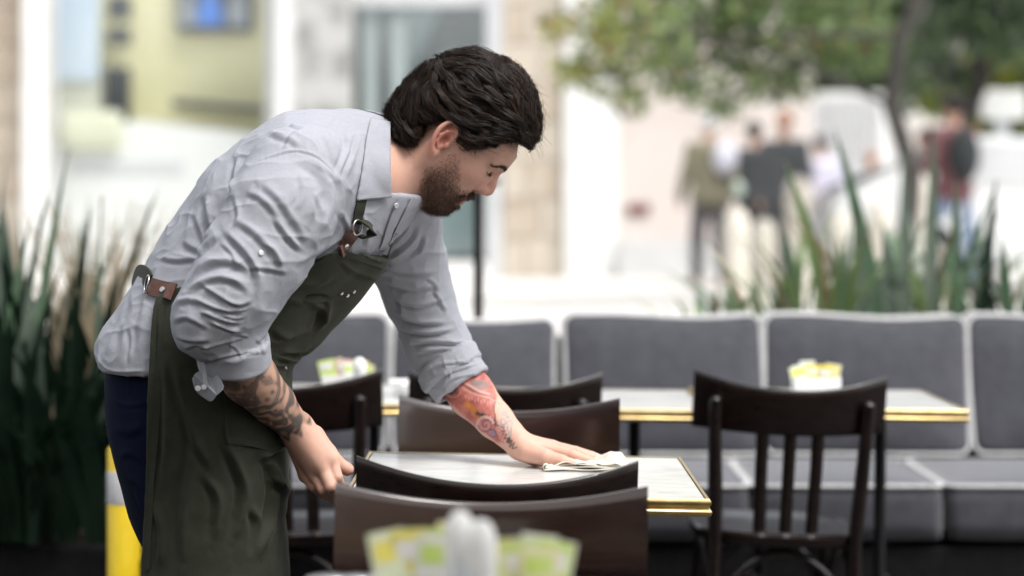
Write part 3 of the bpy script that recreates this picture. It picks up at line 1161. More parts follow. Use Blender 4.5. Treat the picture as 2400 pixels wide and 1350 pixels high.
skin.ell(H(0.0, .048), (.104, .083, .0755), HR, k=.02)
skin.add(f_face, [c - .14 for c in HE], [c + .14 for c in HE], k=.022)
for s in (1, -1):
    skin.capsule(H(.0945, .034, .010 * s), H(.080, .034, .042 * s), .0105, .010, k=.012)        # brow
    skin.ell(H(.062, -.008, .045 * s), (.024, .022, .017), HR, k=.02)                          # cheek bone
    skin.ell(H(.101, .012, .031 * s), (.0125, .0100, .0150), HR, k=.012, cut=True)               # socket
    skin.ell(H(.0775, .0115, .032 * s), (.0125, .0125, .0125), HR, k=.006)                      # eye under its lid
    skin.ell(H(.0785, .0145, .0325 * s), (.0130, .0105, .0135), HR, k=.004)                     # upper lid
    skin.ell(H(.0765, .003, .031 * s), (.0125, .007, .014), HR, k=.006)                         # lower lid
    skin.ell(H(.0835, -.0035, .0270 * s), (.0110, .0085, .0140), HR, k=.010)                    # under the eye
    skin.capsule(H(.0935, .004, .0135 * s), H(.0915, -.017, .0215 * s), .0075, .0080, k=.010)   # beside the nose
    skin.ell(H(.1000, -.0185, .0125 * s), (.0125, .0085, .0068), HR, k=.006)                    # nostril wing
    skin.ell(H(.1075, -.0245, .0072 * s), (.0062, .0040, .0030), HR, k=.002, cut=True)
skin.chain([H(.0915, .026), H(.1000, .012), H(.1075, -.002), H(.1105, -.0115)], [.0075, .0068, .0080, .0102], k=.010)
skin.capsule(H(.110, -.0165), H(.096, -.027), .0055, .006, k=.006)
skin.capsule(H(.0885, -.0525, -.018), H(.0885, -.0525, .018), .0062, k=.006)
skin.capsule(H(.0865, -.0635, -.015), H(.0865, -.0635, .015), .0068, k=.006)
skin.ell(H(.067, -.086), (.017, .014, .022), HR, k=.015)
# ears
for s in (1, -1):
    def EP(u, v, lift=0.0):
        return H(u, v, s * (.0715 + max(0.0, -u + .002) * 0.42 + lift))
    helix = spline([(.004, .004), (.0045, .018), (-.002, .029), (-.012, .0325), (-.021, .026), (-.0255, .011), (-.0235, -.006), (-.0165, -.021), (-.008, -.031)], 4)
    skin.ell(EP(-.010, .002, -.002), (.0150, .0285, .0042), HR, k=.004)
    skin.chain([EP(u, v, .004) for u, v in helix], [.0037] * len(helix), k=.002)
    skin.ell(EP(-.003, -.0305, .0015), (.0070, .0085, .0042), HR, k=.004)
    skin.chain([EP(*q, .0035) for q in ((-.004, .019), (-.013, .012), (-.0165, .0), (-.013, -.012), (-.006, -.019))], [.0030, .0034, .0036, .0034, .0030], k=.002)
    skin.ell(EP(-.0045, -.002, .006), (.0075, .0120, .0085), HR, k=.003, cut=True)
    skin.ell(EP(-.0135, .021, .008), (.006, .0065, .0055), HR, k=.003, cut=True)
    skin.ell(EP(.0035, -.006, .004), (.0045, .0062, .0045), HR, k=.003)
# neck and trunk
skin.chain([P(800, 420, YB_), P(900, 388, YB_), P(1005, 360, YB_)], [.075, .0635, .060], k=.022)
skin.capsule(P(915, 425, 3.70), H(.045, -.070), .050, .030, k=.03)
for s, yy in ((-1, 3.66), (1, 3.74)):
    skin.capsule(P(915, 440, yy), H(-.012, -.03, -.050 * s), .016, .016, k=.02)                 # neck tendon
tn = [(430, 850, .10, .14), (560, 650, .10, .135), (650, 530, .115, .15), (740, 455, .115, .17), (850, 420, .09, .15)]
f, lo, hi = f_trunk([(P(x, y, YB_)[0], P(x, y, YB_)[2], a, YB_, b) for x, y, a, b in tn])
skin.add(f, lo, hi, k=.03)
# right arm (nearer the camera) and left arm
R_SH, R_EL, R_WR = P(700, 430, 3.52), P(508, 752, 3.43), P(690, 1000, 3.60)
L_SH, L_EL, L_WR = P(935, 520, 3.88), P(1020, 790, 3.92), P(1212, 1036, 3.80)
R_FA = [R_EL, P(545, 825, 3.45), P(585, 885, 3.485), P(640, 945, 3.545), R_WR]
L_FA = [L_EL, P(1068, 872, 3.893), P(1105, 925, 3.872), P(1160, 985, 3.835), L_WR]
skin.chain([P(740, 440, 3.58), R_SH, R_EL], [.055, .055, .044], k=.02)
skin.chain(R_FA, [.043, .0475, .0460, .0370, .0275], k=.01)
skin.chain([P(880, 470, 3.80), L_SH, L_EL], [.055, .052, .042], k=.02)
skin.chain(L_FA, [.041, .0450, .0430, .0335, .0262], k=.01)

# right hand, gripping the left edge of the table: back of the hand to the camera
RK = {'i': P(776, 1076, 3.603), 'm': P(757, 1098, 3.594), 'r': P(738, 1112, 3.606), 'p': P(716, 1114, 3.628)}
for kx, (r0, r1) in {'i': (.0215, .0135), 'm': (.0215, .0140), 'r': (.0205, .0130), 'p': (.0195, .0120)}.items():
    off = {'i': (10, -7), 'm': (2, -2), 'r': (-8, 2), 'p': (-17, 6)}[kx]
    w0 = P(695 + off[0] * .8, 1002 + off[1], 3.605)
    skin.capsule(w0, RK[kx], r0, r1, k=.010)
skin.capsule(P(700, 1010, 3.60), P(745, 1075, 3.605), .026, .026, k=.012)
RF = {'i': [RK['i'], P(788, 1118, 3.592), P(800, 1150, 3.612), P(818, 1166, 3.650)],
      'm': [RK['m'], P(775, 1140, 3.580), P(793, 1166, 3.605), P(815, 1176, 3.645)],
      'r': [RK['r'], P(757, 1146, 3.590), P(780, 1168, 3.612), P(803, 1176, 3.648)],
      'p': [RK['p'], P(735, 1140, 3.612), P(757, 1158, 3.630), P(778, 1164, 3.655)]}
for kx, rr in {'i': (.0128, .0118, .0100, .0085), 'm': (.0130, .0118, .0102, .0086), 'r': (.0122, .0110, .0096, .0082), 'p': (.0112, .0098, .0086, .0074)}.items():
    skin.chain(RF[kx], [q * .96 for q in rr], k=.0022, kk=.002)
for kx in 'imrp':
    skin.ell(RK[kx], (.0125, .0125, .0125), k=.006)
RT = [P(733, 1022, 3.625), P(768, 1060, 3.650), P(792, 1088, 3.662), P(814, 1100, 3.668)]
skin.chain(RT, [.0205, .0155, .0132, .0118], k=.008, kk=.004)
skin.capsule(P(735, 1030, 3.62), RK['i'], .018, .012, k=.012)

# left hand, flat on the folded cloth; thumb on the camera side
LK = {'i': P(1292, 1055, 3.795), 'm': P(1296, 1047, 3.822), 'r': P(1290, 1045, 3.845), 'p': P(1280, 1047, 3.866)}
for kx, (r0, r1, oy) in {'i': (.0190, .0125, -.012), 'm': (.0190, .0128, 0), 'r': (.0180, .0120, .012), 'p': (.0170, .0112, .022)}.items():
    skin.capsule((L_WR[0] + .004, L_WR[1] + oy * .8, L_WR[2] - .002), LK[kx], r0, r1, k=.010)
skin.capsule(P(1222, 1052, 3.795), P(1262, 1072, 3.800), .0225, .0185, k=.012)                  # heel of the hand
LF = {'i': [LK['i'], P(1340, 1066, 3.785), P(1372, 1077, 3.782), P(1396, 1084, 3.782)],
      'm': [LK['m'], P(1352, 1061, 3.815), P(1386, 1072, 3.815), P(1412, 1080, 3.815)],
      'r': [LK['r'], P(1350, 1058, 3.845), P(1386, 1068, 3.850), P(1410, 1076, 3.850)],
      'p': [LK['p'], P(1322, 1057, 3.880), P(1350, 1065, 3.888), P(1370, 1071, 3.890)]}
for kx, rr in {'i': (.0120, .0108, .0092, .0078), 'm': (.0122, .0110, .0094, .0080), 'r': (.0116, .0102, .0090, .0076), 'p': (.0104, .0090, .0080, .0068)}.items():
    skin.chain(LF[kx], [q * .95 for q in rr], k=.0022, kk=.002)
LT = [P(1236, 1060, 3.775), P(1278, 1071, 3.755), P(1316, 1081, 3.745), P(1340, 1086, 3.745)]
skin.chain(LT, [.0200, .0150, .0118, .0090], k=.009, kk=.004)
# knuckle creases
sv, sq = skin.mesh()
sv = relax(sv, sq, 1, 0.35)

# ---- colour of the skin: tone, lips and ears, tattoo ink
u_, v_, w_ = head_uvw(sv)
base = np.array((.60, .355, .275), np.float32)
colr = np.tile(base, (len(sv), 1))
n1 = fbm(sv * 45, 5, 3)[:, None]
colr *= 1 + .07 * n1


def blend(mask, c):
    m = np.clip(mask, 0, 1)[:, None]
    colr[:] = colr * (1 - m) + np.array(c, np.float32) * m


headm = (np.abs(u_) < .14) & (v_ > -.12) & (v_ < .15) & (np.abs(w_) < .10)
ear_m = headm * np.exp(-(((u_ + .010) / .018) ** 2 + (v_ / .034) ** 2) ** 2) * (np.abs(w_) > .072)
blend(.75 * ear_m, (.62, .23, .18))
blend(headm * .30 * np.exp(-(((u_ - .108) / .022) ** 2 + ((v_ + .012) / .024) ** 2)), (.58, .25, .19))
blend(headm * .35 * np.exp(-(((u_ - .07) / .03) ** 2 + ((v_ + .015) / .022) ** 2)), (.60, .30, .23))
blend(headm * .75 * (u_ > .07) * np.exp(-((v_ + .058) / .009) ** 2) * (np.abs(w_) < .024), (.45, .16, .14))
# beard shadow on the skin (cut hair), and the brow
pxh = 1200 + (sv[:, 0] * F / sv[:, 1])
pyh = 500 - (sv[:, 2] - CAM_H) * F / sv[:, 1]
BEARD = []
for x_, y_ in ((1030, 384), (1050, 366), (1066, 360), (1077, 372), (1080, 400), (1070, 432), (1085, 450), (1118, 450), (1126, 475), (1070, 530), (1000, 520), (988, 470), (990, 428), (1002, 398)):
    q_ = np.array(P(x_, y_, 3.655), np.float32) - HE
    BEARD.append((float(q_ @ HU), float(q_ @ HV)))
bsd = poly_sd(u_, v_, BEARD)
beard_m = headm * np.clip(.40 - bsd / .016, 0, 1) * (~((u_ > .078) & (np.abs(v_ + .059) < .008) & (np.abs(w_) < .022)))
dens = np.clip((-.004 - v_) / .060, .14, 1) * np.clip(.55 + (u_ - .0) / .08, .45, 1)
beard_m = beard_m * dens
blend(.58 * beard_m * (0.8 + .3 * vnoise(sv * 400, 9)), (.085, .050, .036))
# hair-covered scalp
scalp = headm * (v_ > .092) * (u_ < .080)
blend(.8 * scalp, (.05, .03, .02))
# hands: redder knuckles and finger tips
kn = np.zeros(len(sv), np.float32)
for c in list(RK.values()) + list(LK.values()) + [q[1] for q in RF.values()] + [q[1] for q in LF.values()] + [LT[2], RT[2]]:
    kn += np.exp(-np.sum((sv - np.array(c, np.float32)) ** 2, 1) / .010 ** 2)
blend(.35 * np.clip(kn, 0, 1), (.60, .27, .21))
tipm = np.zeros(len(sv), np.float32)
for c in [q[-1] for q in RF.values()] + [q[-1] for q in LF.values()] + [LT[-1], RT[-1]]:
    tipm += np.exp(-np.sum((sv - np.array(c, np.float32)) ** 2, 1) / .011 ** 2)
blend(.5 * np.clip(tipm, 0, 1), (.64, .28, .22))
nail = np.exp(-np.sum((sv - np.array(LT[-1], np.float32) - np.array((.004, -.002, .007), np.float32)) ** 2, 1) / .0055 ** 2)
blend(.8 * np.clip(nail * 1.6, 0, 1), (.72, .47, .42))


def arm_coords(pts, v):
    """Position along a forearm (0 elbow .. 1 wrist), across it in the side plane, and facing the camera."""
    a, b = np.array(pts[0], np.float32), np.array(pts[-1], np.float32)
    ax = (b - a) / np.linalg.norm(b - a)
    q = v - a
    t = q @ ax / np.linalg.norm(b - a)
    side = np.cross(ax, np.array((0, 1, 0), np.float32))
    side /= np.linalg.norm(side)
    return t, q @ side, np.linalg.norm(q - (q @ ax)[:, None] * ax, axis=1)


# right forearm: grey and brown flame-like swirls up to the wrist
t, c_, rad_ = arm_coords([R_EL, R_WR], sv)
rm = (rad_ < .075) & (t > -.1) & (t < 1.12) & (sv[:, 1] < 3.68) & (sv[:, 2] < 1.10)
edge = np.clip((.985 + .03 * np.sin(c_ * 260) - t) / .03, 0, 1) * rm
wp = np.stack([t * 7.5, c_ * 34, sv[:, 1] * 12], 1)
wx = fbm(wp * .9, 11, 2)
wy = fbm(wp * .9, 21, 2)
sw_ = np.sin(24 * t + 95 * c_ + 11.0 * wx) * .65 + np.sin(38 * t - 130 * c_ + 12.0 * wy) * .5
ink = np.clip(.56 + .75 * sw_, 0, 1)
ink = ink * (.72 + .40 * np.clip((t - .40) * 2, 0, 1))
blend(edge * .8, (.35, .205, .14))
blend(edge * np.clip(ink, 0, .93), (.055, .050, .050))
lines = np.exp(-(np.abs(sw_) / .10) ** 2)
blend(edge * .8 * lines, (.03, .026, .026))
blend(edge * .35 * np.clip(-sw_ - .35, 0, 1), (.52, .31, .21))

# left forearm: red sea creature with suckers, dark outline, blue rings near the wrist
lm = (sv[:, 1] > 3.74) & (sv[:, 0] > -.16) & (sv[:, 0] < .03) & (sv[:, 2] > .77) & (sv[:, 2] < 1.0)
p2 = np.stack([pxh, pyh], 1).astype(np.float32)
zx = lambda x, y: (x / 6.135 + 1000, y / 6.135 + 860)          # close-up picture to photograph pixels
body_p = [zx(*q) for q in ((150, 100), (860, 60), (960, 280), (1010, 420), (985, 500), (965, 610), (990, 720), (985, 820), (1060, 880), (1110, 1000), (1110, 1110), (1000, 1080), (600, 760), (150, 340))]
bs = poly_sd(p2[:, 0], p2[:, 1], body_p)
red = np.clip(.5 - bs / 4, 0, 1) * lm
fn = fbm(np.stack([p2[:, 0] * .07, p2[:, 1] * .07, sv[:, 1] * 3], 1), 31, 3)
blend(red * (.80 + .2 * fn), (.40, .075, .065))
blend(red * np.clip(fn * 1.8, 0, .7), (.60, .22, .17))
blend(red * np.clip(-fn * 1.7, 0, .7), (.22, .035, .04))


def ink_line(pts, w, c, a=1.0, where=lm):
    d, _ = seg_dist(p2, [zx(*q) for q in pts])
    blend(where * a * np.exp(-(np.abs(d) / (w / 6.135)) ** 2), c)


def ink_disc(x, y, rx, ry, c, a=1.0, ring=None, where=lm):
    X0, Y0 = zx(x, y)
    q = np.sqrt(((p2[:, 0] - X0) / (rx / 6.135)) ** 2 + ((p2[:, 1] - Y0) / (ry / 6.135)) ** 2)
    m = np.exp(-((q - 1) / ring) ** 2) if ring else np.clip((1.15 - q) / .3, 0, 1)
    blend(where * a * m, c)


BK, PINK, TEAL = (.03, .025, .03), (.62, .27, .24), (.10, .22, .30)
ink_disc(760, 260, 150, 75, (.24, .16, .15), .85)
ink_disc(720, 230, 90, 40, (.12, .10, .10), .6)
ink_line([(480, 215), (600, 300), (720, 380), (860, 410), (960, 470)], 26, BK, .7)
ink_line([(470, 190), (620, 270), (760, 350), (900, 390)], 16, (.68, .36, .30), .8)
ink_line([(520, 300), (640, 370), (760, 410), (900, 440), (985, 500)], 18, (.66, .32, .27), .7)
ink_disc(355, 315, 62, 72, (.42, .36, .30), .9)
for rr_ in (20, 42, 62):
    ink_disc(355, 318, rr_, rr_ * 1.15, BK, .85, ring=.22)
ink_disc(385, 350, 100, 90, (.66, .35, .30), .6, ring=.10)
for k in range(9):
    ink_disc(560 + 45 * k, 425 + 11 * k + 22 * (k % 2), 15, 34, PINK, .7)
ink_line([(580, 540), (660, 610), (740, 690)], 46, (.70, .27, .07), .95)
for k in range(6):
    ink_line([(610 + 22 * k, 610 + 16 * k), (655 + 22 * k, 560 + 18 * k)], 6, (.38, .10, .03), .7)
ink_line([(730, 670), (800, 690), (880, 740), (985, 800)], 34, BK, .95)
for (x, y, r_) in ((780, 640, 30), (860, 650, 30), (935, 710, 30), (900, 610, 22), (820, 600, 20)):
    ink_disc(x, y, r_, r_ * .85, PINK, .8)
    ink_disc(x, y, r_ * .5, r_ * .45, (.30, .07, .08), .8, ring=.4)
ink_disc(845, 840, 105, 95, (.56, .24, .24), .8)
for k in range(11):
    a_ = 2.4 + k * .36
    ink_disc(845 + 118 * math.cos(a_), 830 + 110 * math.sin(a_), 24, 24, (.70, .42, .38), .85)
spi = [(850 + (12 + 7.0 * k) * math.cos(k * .62), 830 + (12 + 7.0 * k) * math.sin(k * .62)) for k in range(16)]
ink_line(spi, 9, BK, .85)
ink_disc(950, 950, 60, 60, (.30, .24, .36), .7)
ink_line([(910, 900), (980, 910), (1005, 980), (960, 1010), (900, 980)], 8, BK, .7)
for k in range(4):
    ink_disc(1020 + 26 * k, 890 + 62 * k, 34, 34, (.66, .33, .32), .75)
    ink_disc(1020 + 26 * k, 890 + 62 * k, 15, 15, (.40, .12, .14), .7)
ink_line([(985, 500), (965, 610), (990, 720), (985, 820), (1050, 850)], 9, BK, .9)
ink_line([(930, 380), (960, 470), (1040, 530), (1080, 540)], 8, (.30, .22, .22), .6)
skl = lm
ring = lambda x, y, rx, ry: ink_line([(x + rx * math.cos(k * .45), y + ry * math.sin(k * .45)) for k in range(15)], 8, TEAL, .9)
ring(1115, 670, 28, 26)
ring(1165, 720, 16, 16)
ring(1100, 790, 38, 45)
ring(1095, 855, 22, 20)
ink_line([(1195, 1000), (1165, 880), (1155, 800), (1195, 760), (1230, 800), (1215, 880), (1205, 1000)], 8, TEAL, .9)
sqg = [(1075, 860), (1110, 880), (1080, 935), (1130, 915), (1100, 970), (1150, 970), (1120, 1030), (1190, 1020), (1150, 1080), (1230, 1060), (1190, 1150), (1260, 1090), (1230, 1170), (1295, 1155)]
ink_line(spline(sqg, 4), 9, BK, .9)
ink_disc(1185, 1060, 34, 50, BK, .7)

body_me = mesh_np('person', sv, sq)
set_color(body_me, np.clip(colr, 0.005, 1))
skin_m = mat('skin', (.97, .96, .95), (1, 1, 1), rough=.55, scale=160, bump=.25, bscale=520, spec=.4, attr='Col', sss=.12, rvar=.08)
person = link('person', body_me, skin_m)
tag(person, 'bearded waiter in grey shirt and dark apron bending to wipe the marble table', 'person')


# ------------------------------------------------------------------ shirt
def add_chain(g, pts, rad, ki, k):
    """A limb as one smooth field of its own, then joined to the rest with a tighter crease."""
    def f(X, Y, Z):
        o = None
        for a, b, r0, r1 in zip(pts, pts[1:], rad, rad[1:]):
            d = f_capsule(a, b, r0, r1)(X, Y, Z)
            if o is None:
                o = d
            else:
                h_ = np.maximum(ki - np.abs(o - d), 0) / ki
                o = np.minimum(o, d) - h_ * h_ * ki * .25
        return o
    R_ = max(rad)
    g.add(f, [min(p[i] for p in pts) - R_ for i in range(3)], [max(p[i] for p in pts) + R_ for i in range(3)], k)


def to_xz(pts, Y):
    return [(P(x, y, Y)[0], P(x, y, Y)[2]) for x, y in pts]


SHH = 0.0026
shirt = SDF((-0.80, 3.30, 0.84), (0.02, 4.04, 1.43), SHH)


def tnode(x, y, a, b, yc=YB_):
    q = P(x, y, YB_)
    return (q[0], q[2], a, yc, b)


TR = [tnode(420, 862, .1500, .178), tnode(482, 768, .1400, .173), tnode(558, 655, .148, .170), tnode(648, 532, .153, .182), tnode(742, 456, .148, .200), tnode(836, 424, .122, .122)]
f_tr, tlo, thi = f_trunk(TR, 2.3)
shirt.add(f_tr, tlo, thi, k=.01)
shirt.chain([P(850, 402, YB_), P(925, 388, YB_)], [.094, .070], k=.04)                          # yoke to collar
RSL = [P(735, 415, 3.585), P(700, 425, 3.53), P(655, 500, 3.475), P(600, 600, 3.45), P(545, 690, 3.43), P(500, 752, 3.425), P(538, 798, 3.435)]
add_chain(shirt, RSL, [.083, .087, .0855, .0800, .0720, .0630, .0510], .03, .006)
LSL = [P(860, 450, 3.80), P(925, 510, 3.865), P(955, 610, 3.90), P(985, 700, 3.91), P(1022, 800, 3.905), P(1048, 850, 3.893)]
add_chain(shirt, LSL, [.085, .080, .067, .0595, .056, .0545], .03, .016)
# neck opening
nk = to_xz([(913, 150), (914, 300), (914, 425), (926, 455), (985, 461), (1100, 461), (1100, 150)], YB_)
shirt.cut(lambda X, Y, Z: np.maximum(poly_sd(X, Z, nk) + 0 * Y, np.abs(Y - YB_) - .16), (-.24, 3.5, 1.22), (-.02, 3.9, 1.45), k=.004)
# hem
hem = [P(x, y, 3.62) for x, y in ((150, 800), (216, 826), (226, 846), (255, 868), (300, 873), (362, 871), (460, 880), (800, 890), (800, 1200), (150, 1200))]
hem2 = [(q[0], q[2]) for q in hem]
shirt.cut(lambda X, Y, Z: np.maximum(poly_sd(X, Z, hem2) + 0 * Y, -.2 - 0 * Y), (-.8, 3.5, .84), (-.43, 4.0, 1.05), k=.006)


def rolled_cuff(a, b, r0, r1, arm_a, arm_b, r_hole, turns):
    """A cuff turned up over the sleeve: a thick band, flat at its open end, hollow round the arm."""
    a_, b_ = np.array(a), np.array(b)
    ax = (b_ - a_) / np.linalg.norm(b_ - a_)
    L = float(np.linalg.norm(b_ - a_))

    def band(X, Y, Z):
        x, y, z = X - a[0], Y - a[1], Z - a[2]
        h_ = x * ax[0] + y * ax[1] + z * ax[2]
        q = np.sqrt(np.maximum(x * x + y * y + z * z - h_ * h_, 0))
        rr = r0 + (r1 - r0) * np.clip(h_ / L, 0, 1)
        for (p0, dr) in turns:
            rr = rr + np.where(h_ > p0 * L, dr, 0)
        e = .004
        dx_, dy_ = q - rr + e, np.abs(h_ - L / 2) - L / 2 + e
        return np.minimum(np.maximum(dx_, dy_), 0) + np.sqrt(np.maximum(dx_, 0) ** 2 + np.maximum(dy_, 0) ** 2) - e
    R_ = max(r0, r1) + .012
    lo_ = [min(p, q) - R_ for p, q in zip(a, b)]
    hi_ = [max(p, q) + R_ for p, q in zip(a, b)]

    def beyond(X, Y, Z):
        x, y, z = X - a[0], Y - a[1], Z - a[2]
        h_ = x * ax[0] + y * ax[1] + z * ax[2]
        q = np.sqrt(np.maximum(x * x + y * y + z * z - h_ * h_, 0))
        return np.maximum(L - h_, q - .12)
    shirt.cut(beyond, [c - .10 for c in b], [c + .10 for c in b], k=.001)
    shirt.add(band, lo_, hi_, k=.0035)
    shirt.capsule(arm_a, arm_b, r_hole, r_hole, k=.002, cut=True)


rolled_cuff(P(546, 790, 3.437), P(549, 851, 3.458), .0530, .0545, P(549, 838, 3.455), P(580, 890, 3.485), .0510, [(.10, .007)])
rolled_cuff(P(1042, 842, 3.892), P(1084, 905, 3.88), .0615, .0595, P(1076, 892, 3.885), P(1115, 945, 3.868), .0485, [(.08, .003), (.55, -.005)])
hv, hq = shirt.mesh()
hv = relax(hv, hq, 1, .4)
hn = vnormals(hv, hq)


def folds(v, n, strokes, Y, mask, scale=1.0):
    """Press folds into a cloth mesh: each is a ridge with a groove on its lower side, fading at both ends."""
    disp = np.zeros(len(v), np.float32)
    sel = np.where(mask)[0]
    p2 = v[sel][:, [0, 2]]
    for pts, w, amp in strokes:
        q = to_xz(spline(pts, 5), Y)
        w_ = .8 * w * Y / F
        lo_ = np.min(q, 0) - 4 * w_
        hi_ = np.max(q, 0) + 4 * w_
        k = np.where((p2[:, 0] > lo_[0]) & (p2[:, 0] < hi_[0]) & (p2[:, 1] > lo_[1]) & (p2[:, 1] < hi_[1]))[0]
        if len(k) == 0:
            continue
        d, t = seg_dist(p2[k], q)
        s = d / w_
        fade = np.clip(np.sin(math.pi * np.clip(t, 0.02, .98)) * 1.6, 0, 1)
        prof = np.exp(-np.abs(s) ** 1.5) - .75 * np.exp(-((s + 1.5) / .75) ** 2)
        disp[sel[k]] += amp * .001 * scale * prof * fade
    return disp


Z2 = lambda *pts: [(x / 1.9286 + 200, y / 1.9286 + 250) for x, y in pts]
arm_st = [
    (Z2((960, 225), (1070, 300), (1110, 420), (1060, 570), (1000, 690)), 15, 4.0), (Z2((1010, 230), (1130, 330), (1150, 450), (1120, 560)), 10, 2.2),
    (Z2((880, 500), (940, 590), (1000, 650)), 9, 4.0), (Z2((800, 330), (900, 420), (980, 540), (1020, 640)), 13, 3.0), (Z2((740, 380), (830, 420), (900, 500)), 11, 2.6),
    (Z2((650, 550), (750, 640), (810, 740), (800, 850)), 11, 4.5), (Z2((690, 500), (800, 570), (900, 690), (900, 770)), 12, 3.5),
    (Z2((500, 760), (590, 700), (700, 690), (790, 740)), 13, 4.0), (Z2((480, 830), (600, 770), (700, 770), (780, 830)), 11, 4.0),
    (Z2((560, 790), (640, 840), (720, 880), (780, 860)), 7, 4.0), (Z2((540, 860), (640, 900), (740, 915)), 6, 3.6), (Z2((560, 910), (660, 950), (730, 960)), 6, 3.4),
    (Z2((590, 950), (680, 990), (740, 1005)), 6, 3.0), (Z2((430, 890), (490, 860), (580, 870)), 10, 3.0), (Z2((420, 960), (500, 940), (600, 985)), 9, 3.2),
    (Z2((430, 1020), (510, 1040), (600, 1035)), 8, 2.6), (Z2((470, 1080), (540, 1060), (600, 1075)), 6, 2.0), (Z2((450, 740), (540, 640), (640, 560)), 12, 2.4),
    (Z2((760, 720), (830, 720), (930, 740)), 8, 2.6), (Z2((820, 610), (880, 650), (900, 720)), 6, 1.8), (Z2((700, 420), (720, 500), (690, 560)), 9, 2.8),
    (Z2((640, 610), (700, 660), (730, 740)), 7, 2.0), (Z2((980, 300), (1000, 400), (960, 480)), 9, 1.6), (Z2((1040, 380), (1080, 480), (1060, 560)), 7, 1.8),
    (Z2((660, 880), (720, 905), (760, 900)), 4, 2.4), (Z2((650, 925), (710, 940), (745, 935)), 4, 2.2), (Z2((680, 1010), (730, 1020), (760, 1030)), 4, 2.0)]
seam_st = [(Z2((770, 255), (860, 222), (960, 200), (1060, 235), (1130, 310), (1150, 360)), 4, 1.8)]
for k in range(14):
    a_ = k / 13
    x_, y_ = 800 + 330 * a_, 240 - 46 * math.sin(a_ * 2.2) + 90 * max(0, a_ - .55)
    seam_st.append((Z2((x_, y_ - 14), (x_ + 9, y_ + 22)), 3.0, .35 + .4 * math.sin(k * 2.3)))
back_st = [
    (Z2((560, 400), (580, 510), (610, 600)), 14, 3.6), (Z2((700, 230), (690, 320), (720, 400)), 12, 3.0), (Z2((500, 480), (540, 560), (560, 640)), 12, 2.0),
    (Z2((840, 120), (940, 150), (1010, 190)), 10, 2.0), (Z2((930, 95), (975, 100), (1005, 97)), 3, 2.4), (Z2((1010, 100), (960, 150), (930, 210)), 8, 1.6),
    (Z2((1080, 110), (1130, 190), (1160, 280)), 9, 1.8), (Z2((1180, 110), (1190, 220), (1150, 330)), 8, 1.8), (Z2((1240, 120), (1210, 240), (1190, 330)), 7, 1.8),
    (Z2((440, 600), (520, 640), (600, 640)), 12, 1.8), (Z2((330, 680), (420, 690), (520, 680)), 9, 1.6), (Z2((240, 870), (200, 980), (170, 1120)), 16, 1.8),
    (Z2((290, 880), (270, 1000), (260, 1150)), 14, 1.5), (Z2((180, 960), (120, 1060), (90, 1130)), 13, 1.4), (Z2((220, 1000), (225, 1080), (215, 1160)), 8, 1.8),
    (Z2((1160, 460), (1200, 560), (1190, 640)), 8, 2.0), (Z2((1250, 470), (1270, 560), (1260, 640)), 7, 2.0), (Z2((1000, 700), (1080, 640), (1170, 580)), 8, 2.0),
    (Z2((40, 1140), (110, 1190), (220, 1192), (310, 1185)), 3.5, 1.4)]
Z3 = lambda *pts: [(x / 2.7 + 780, y / 2.7 + 440) for x, y in pts]
rcuff_st = [([(470, 812), (515, 803), (580, 786)], 5, 2.2), ([(474, 846), (520, 832), (575, 824), (622, 822)], 6, 2.0), ([(540, 800), (560, 812), (575, 840)], 4, 1.4), ([(600, 790), (612, 808), (618, 830)], 4, 1.4), ([(490, 815), (500, 832), (500, 848)], 4, 1.2)]
left_st = [
    (Z3((330, 470), (470, 520), (640, 530)), 9, 4.0), (Z3((340, 560), (450, 620), (660, 620)), 9, 3.8), (Z3((390, 690), (540, 735), (700, 700)), 8, 4.2),
    (Z3((380, 770), (520, 840), (720, 850)), 8, 4.2), (Z3((430, 890), (600, 915), (770, 890)), 7, 4.0), (Z3((470, 980), (640, 965), (830, 985)), 7, 3.6),
    (Z3((560, 250), (500, 350), (360, 460)), 8, 3.4), (Z3((600, 300), (560, 400), (480, 450)), 7, 3.0), (Z3((520, 130), (480, 260), (380, 380)), 7, 2.2),
    (Z3((640, 640), (680, 720), (720, 790)), 6, 2.4), (Z3((520, 1040), (640, 1020), (760, 1010)), 6, 2.6), (Z3((430, 800), (480, 930), (520, 1040)), 4, 1.4),
    (Z3((590, 560), (640, 600), (670, 660)), 6, 2.2), (Z3((360, 640), (430, 720), (450, 800)), 6, 2.0)]
cuff_st = [(Z3((540, 1180), (680, 1110), (900, 1090)), 4, 2.0), (Z3((590, 1240), (700, 1170), (930, 1110)), 4, 1.8), (Z3((680, 1270), (760, 1200), (950, 1160)), 3.5, 1.6),
           (Z3((620, 1120), (650, 1180)), 4, 1.2), (Z3((700, 1080), (730, 1140)), 4, 1.2), (Z3((780, 1060), (800, 1110)), 4, 1.0), (Z3((740, 1140), (750, 1200)), 3, 1.2)]
front = hn[:, 1] < .45
near_arm = front & (hv[:, 1] < 3.62)
disp = folds(hv, hn, arm_st, 3.45, near_arm & (hv[:, 0] > -.62), 1.25)
disp += folds(hv, hn, seam_st, 3.47, near_arm)
disp += folds(hv, hn, rcuff_st, 3.42, near_arm, 1.2)
disp += folds(hv, hn, back_st, 3.56, front & (hv[:, 1] < 3.72), 1.8)
disp += folds(hv, hn, left_st + cuff_st, 3.86, front & (hv[:, 1] > 3.74), 1.7)
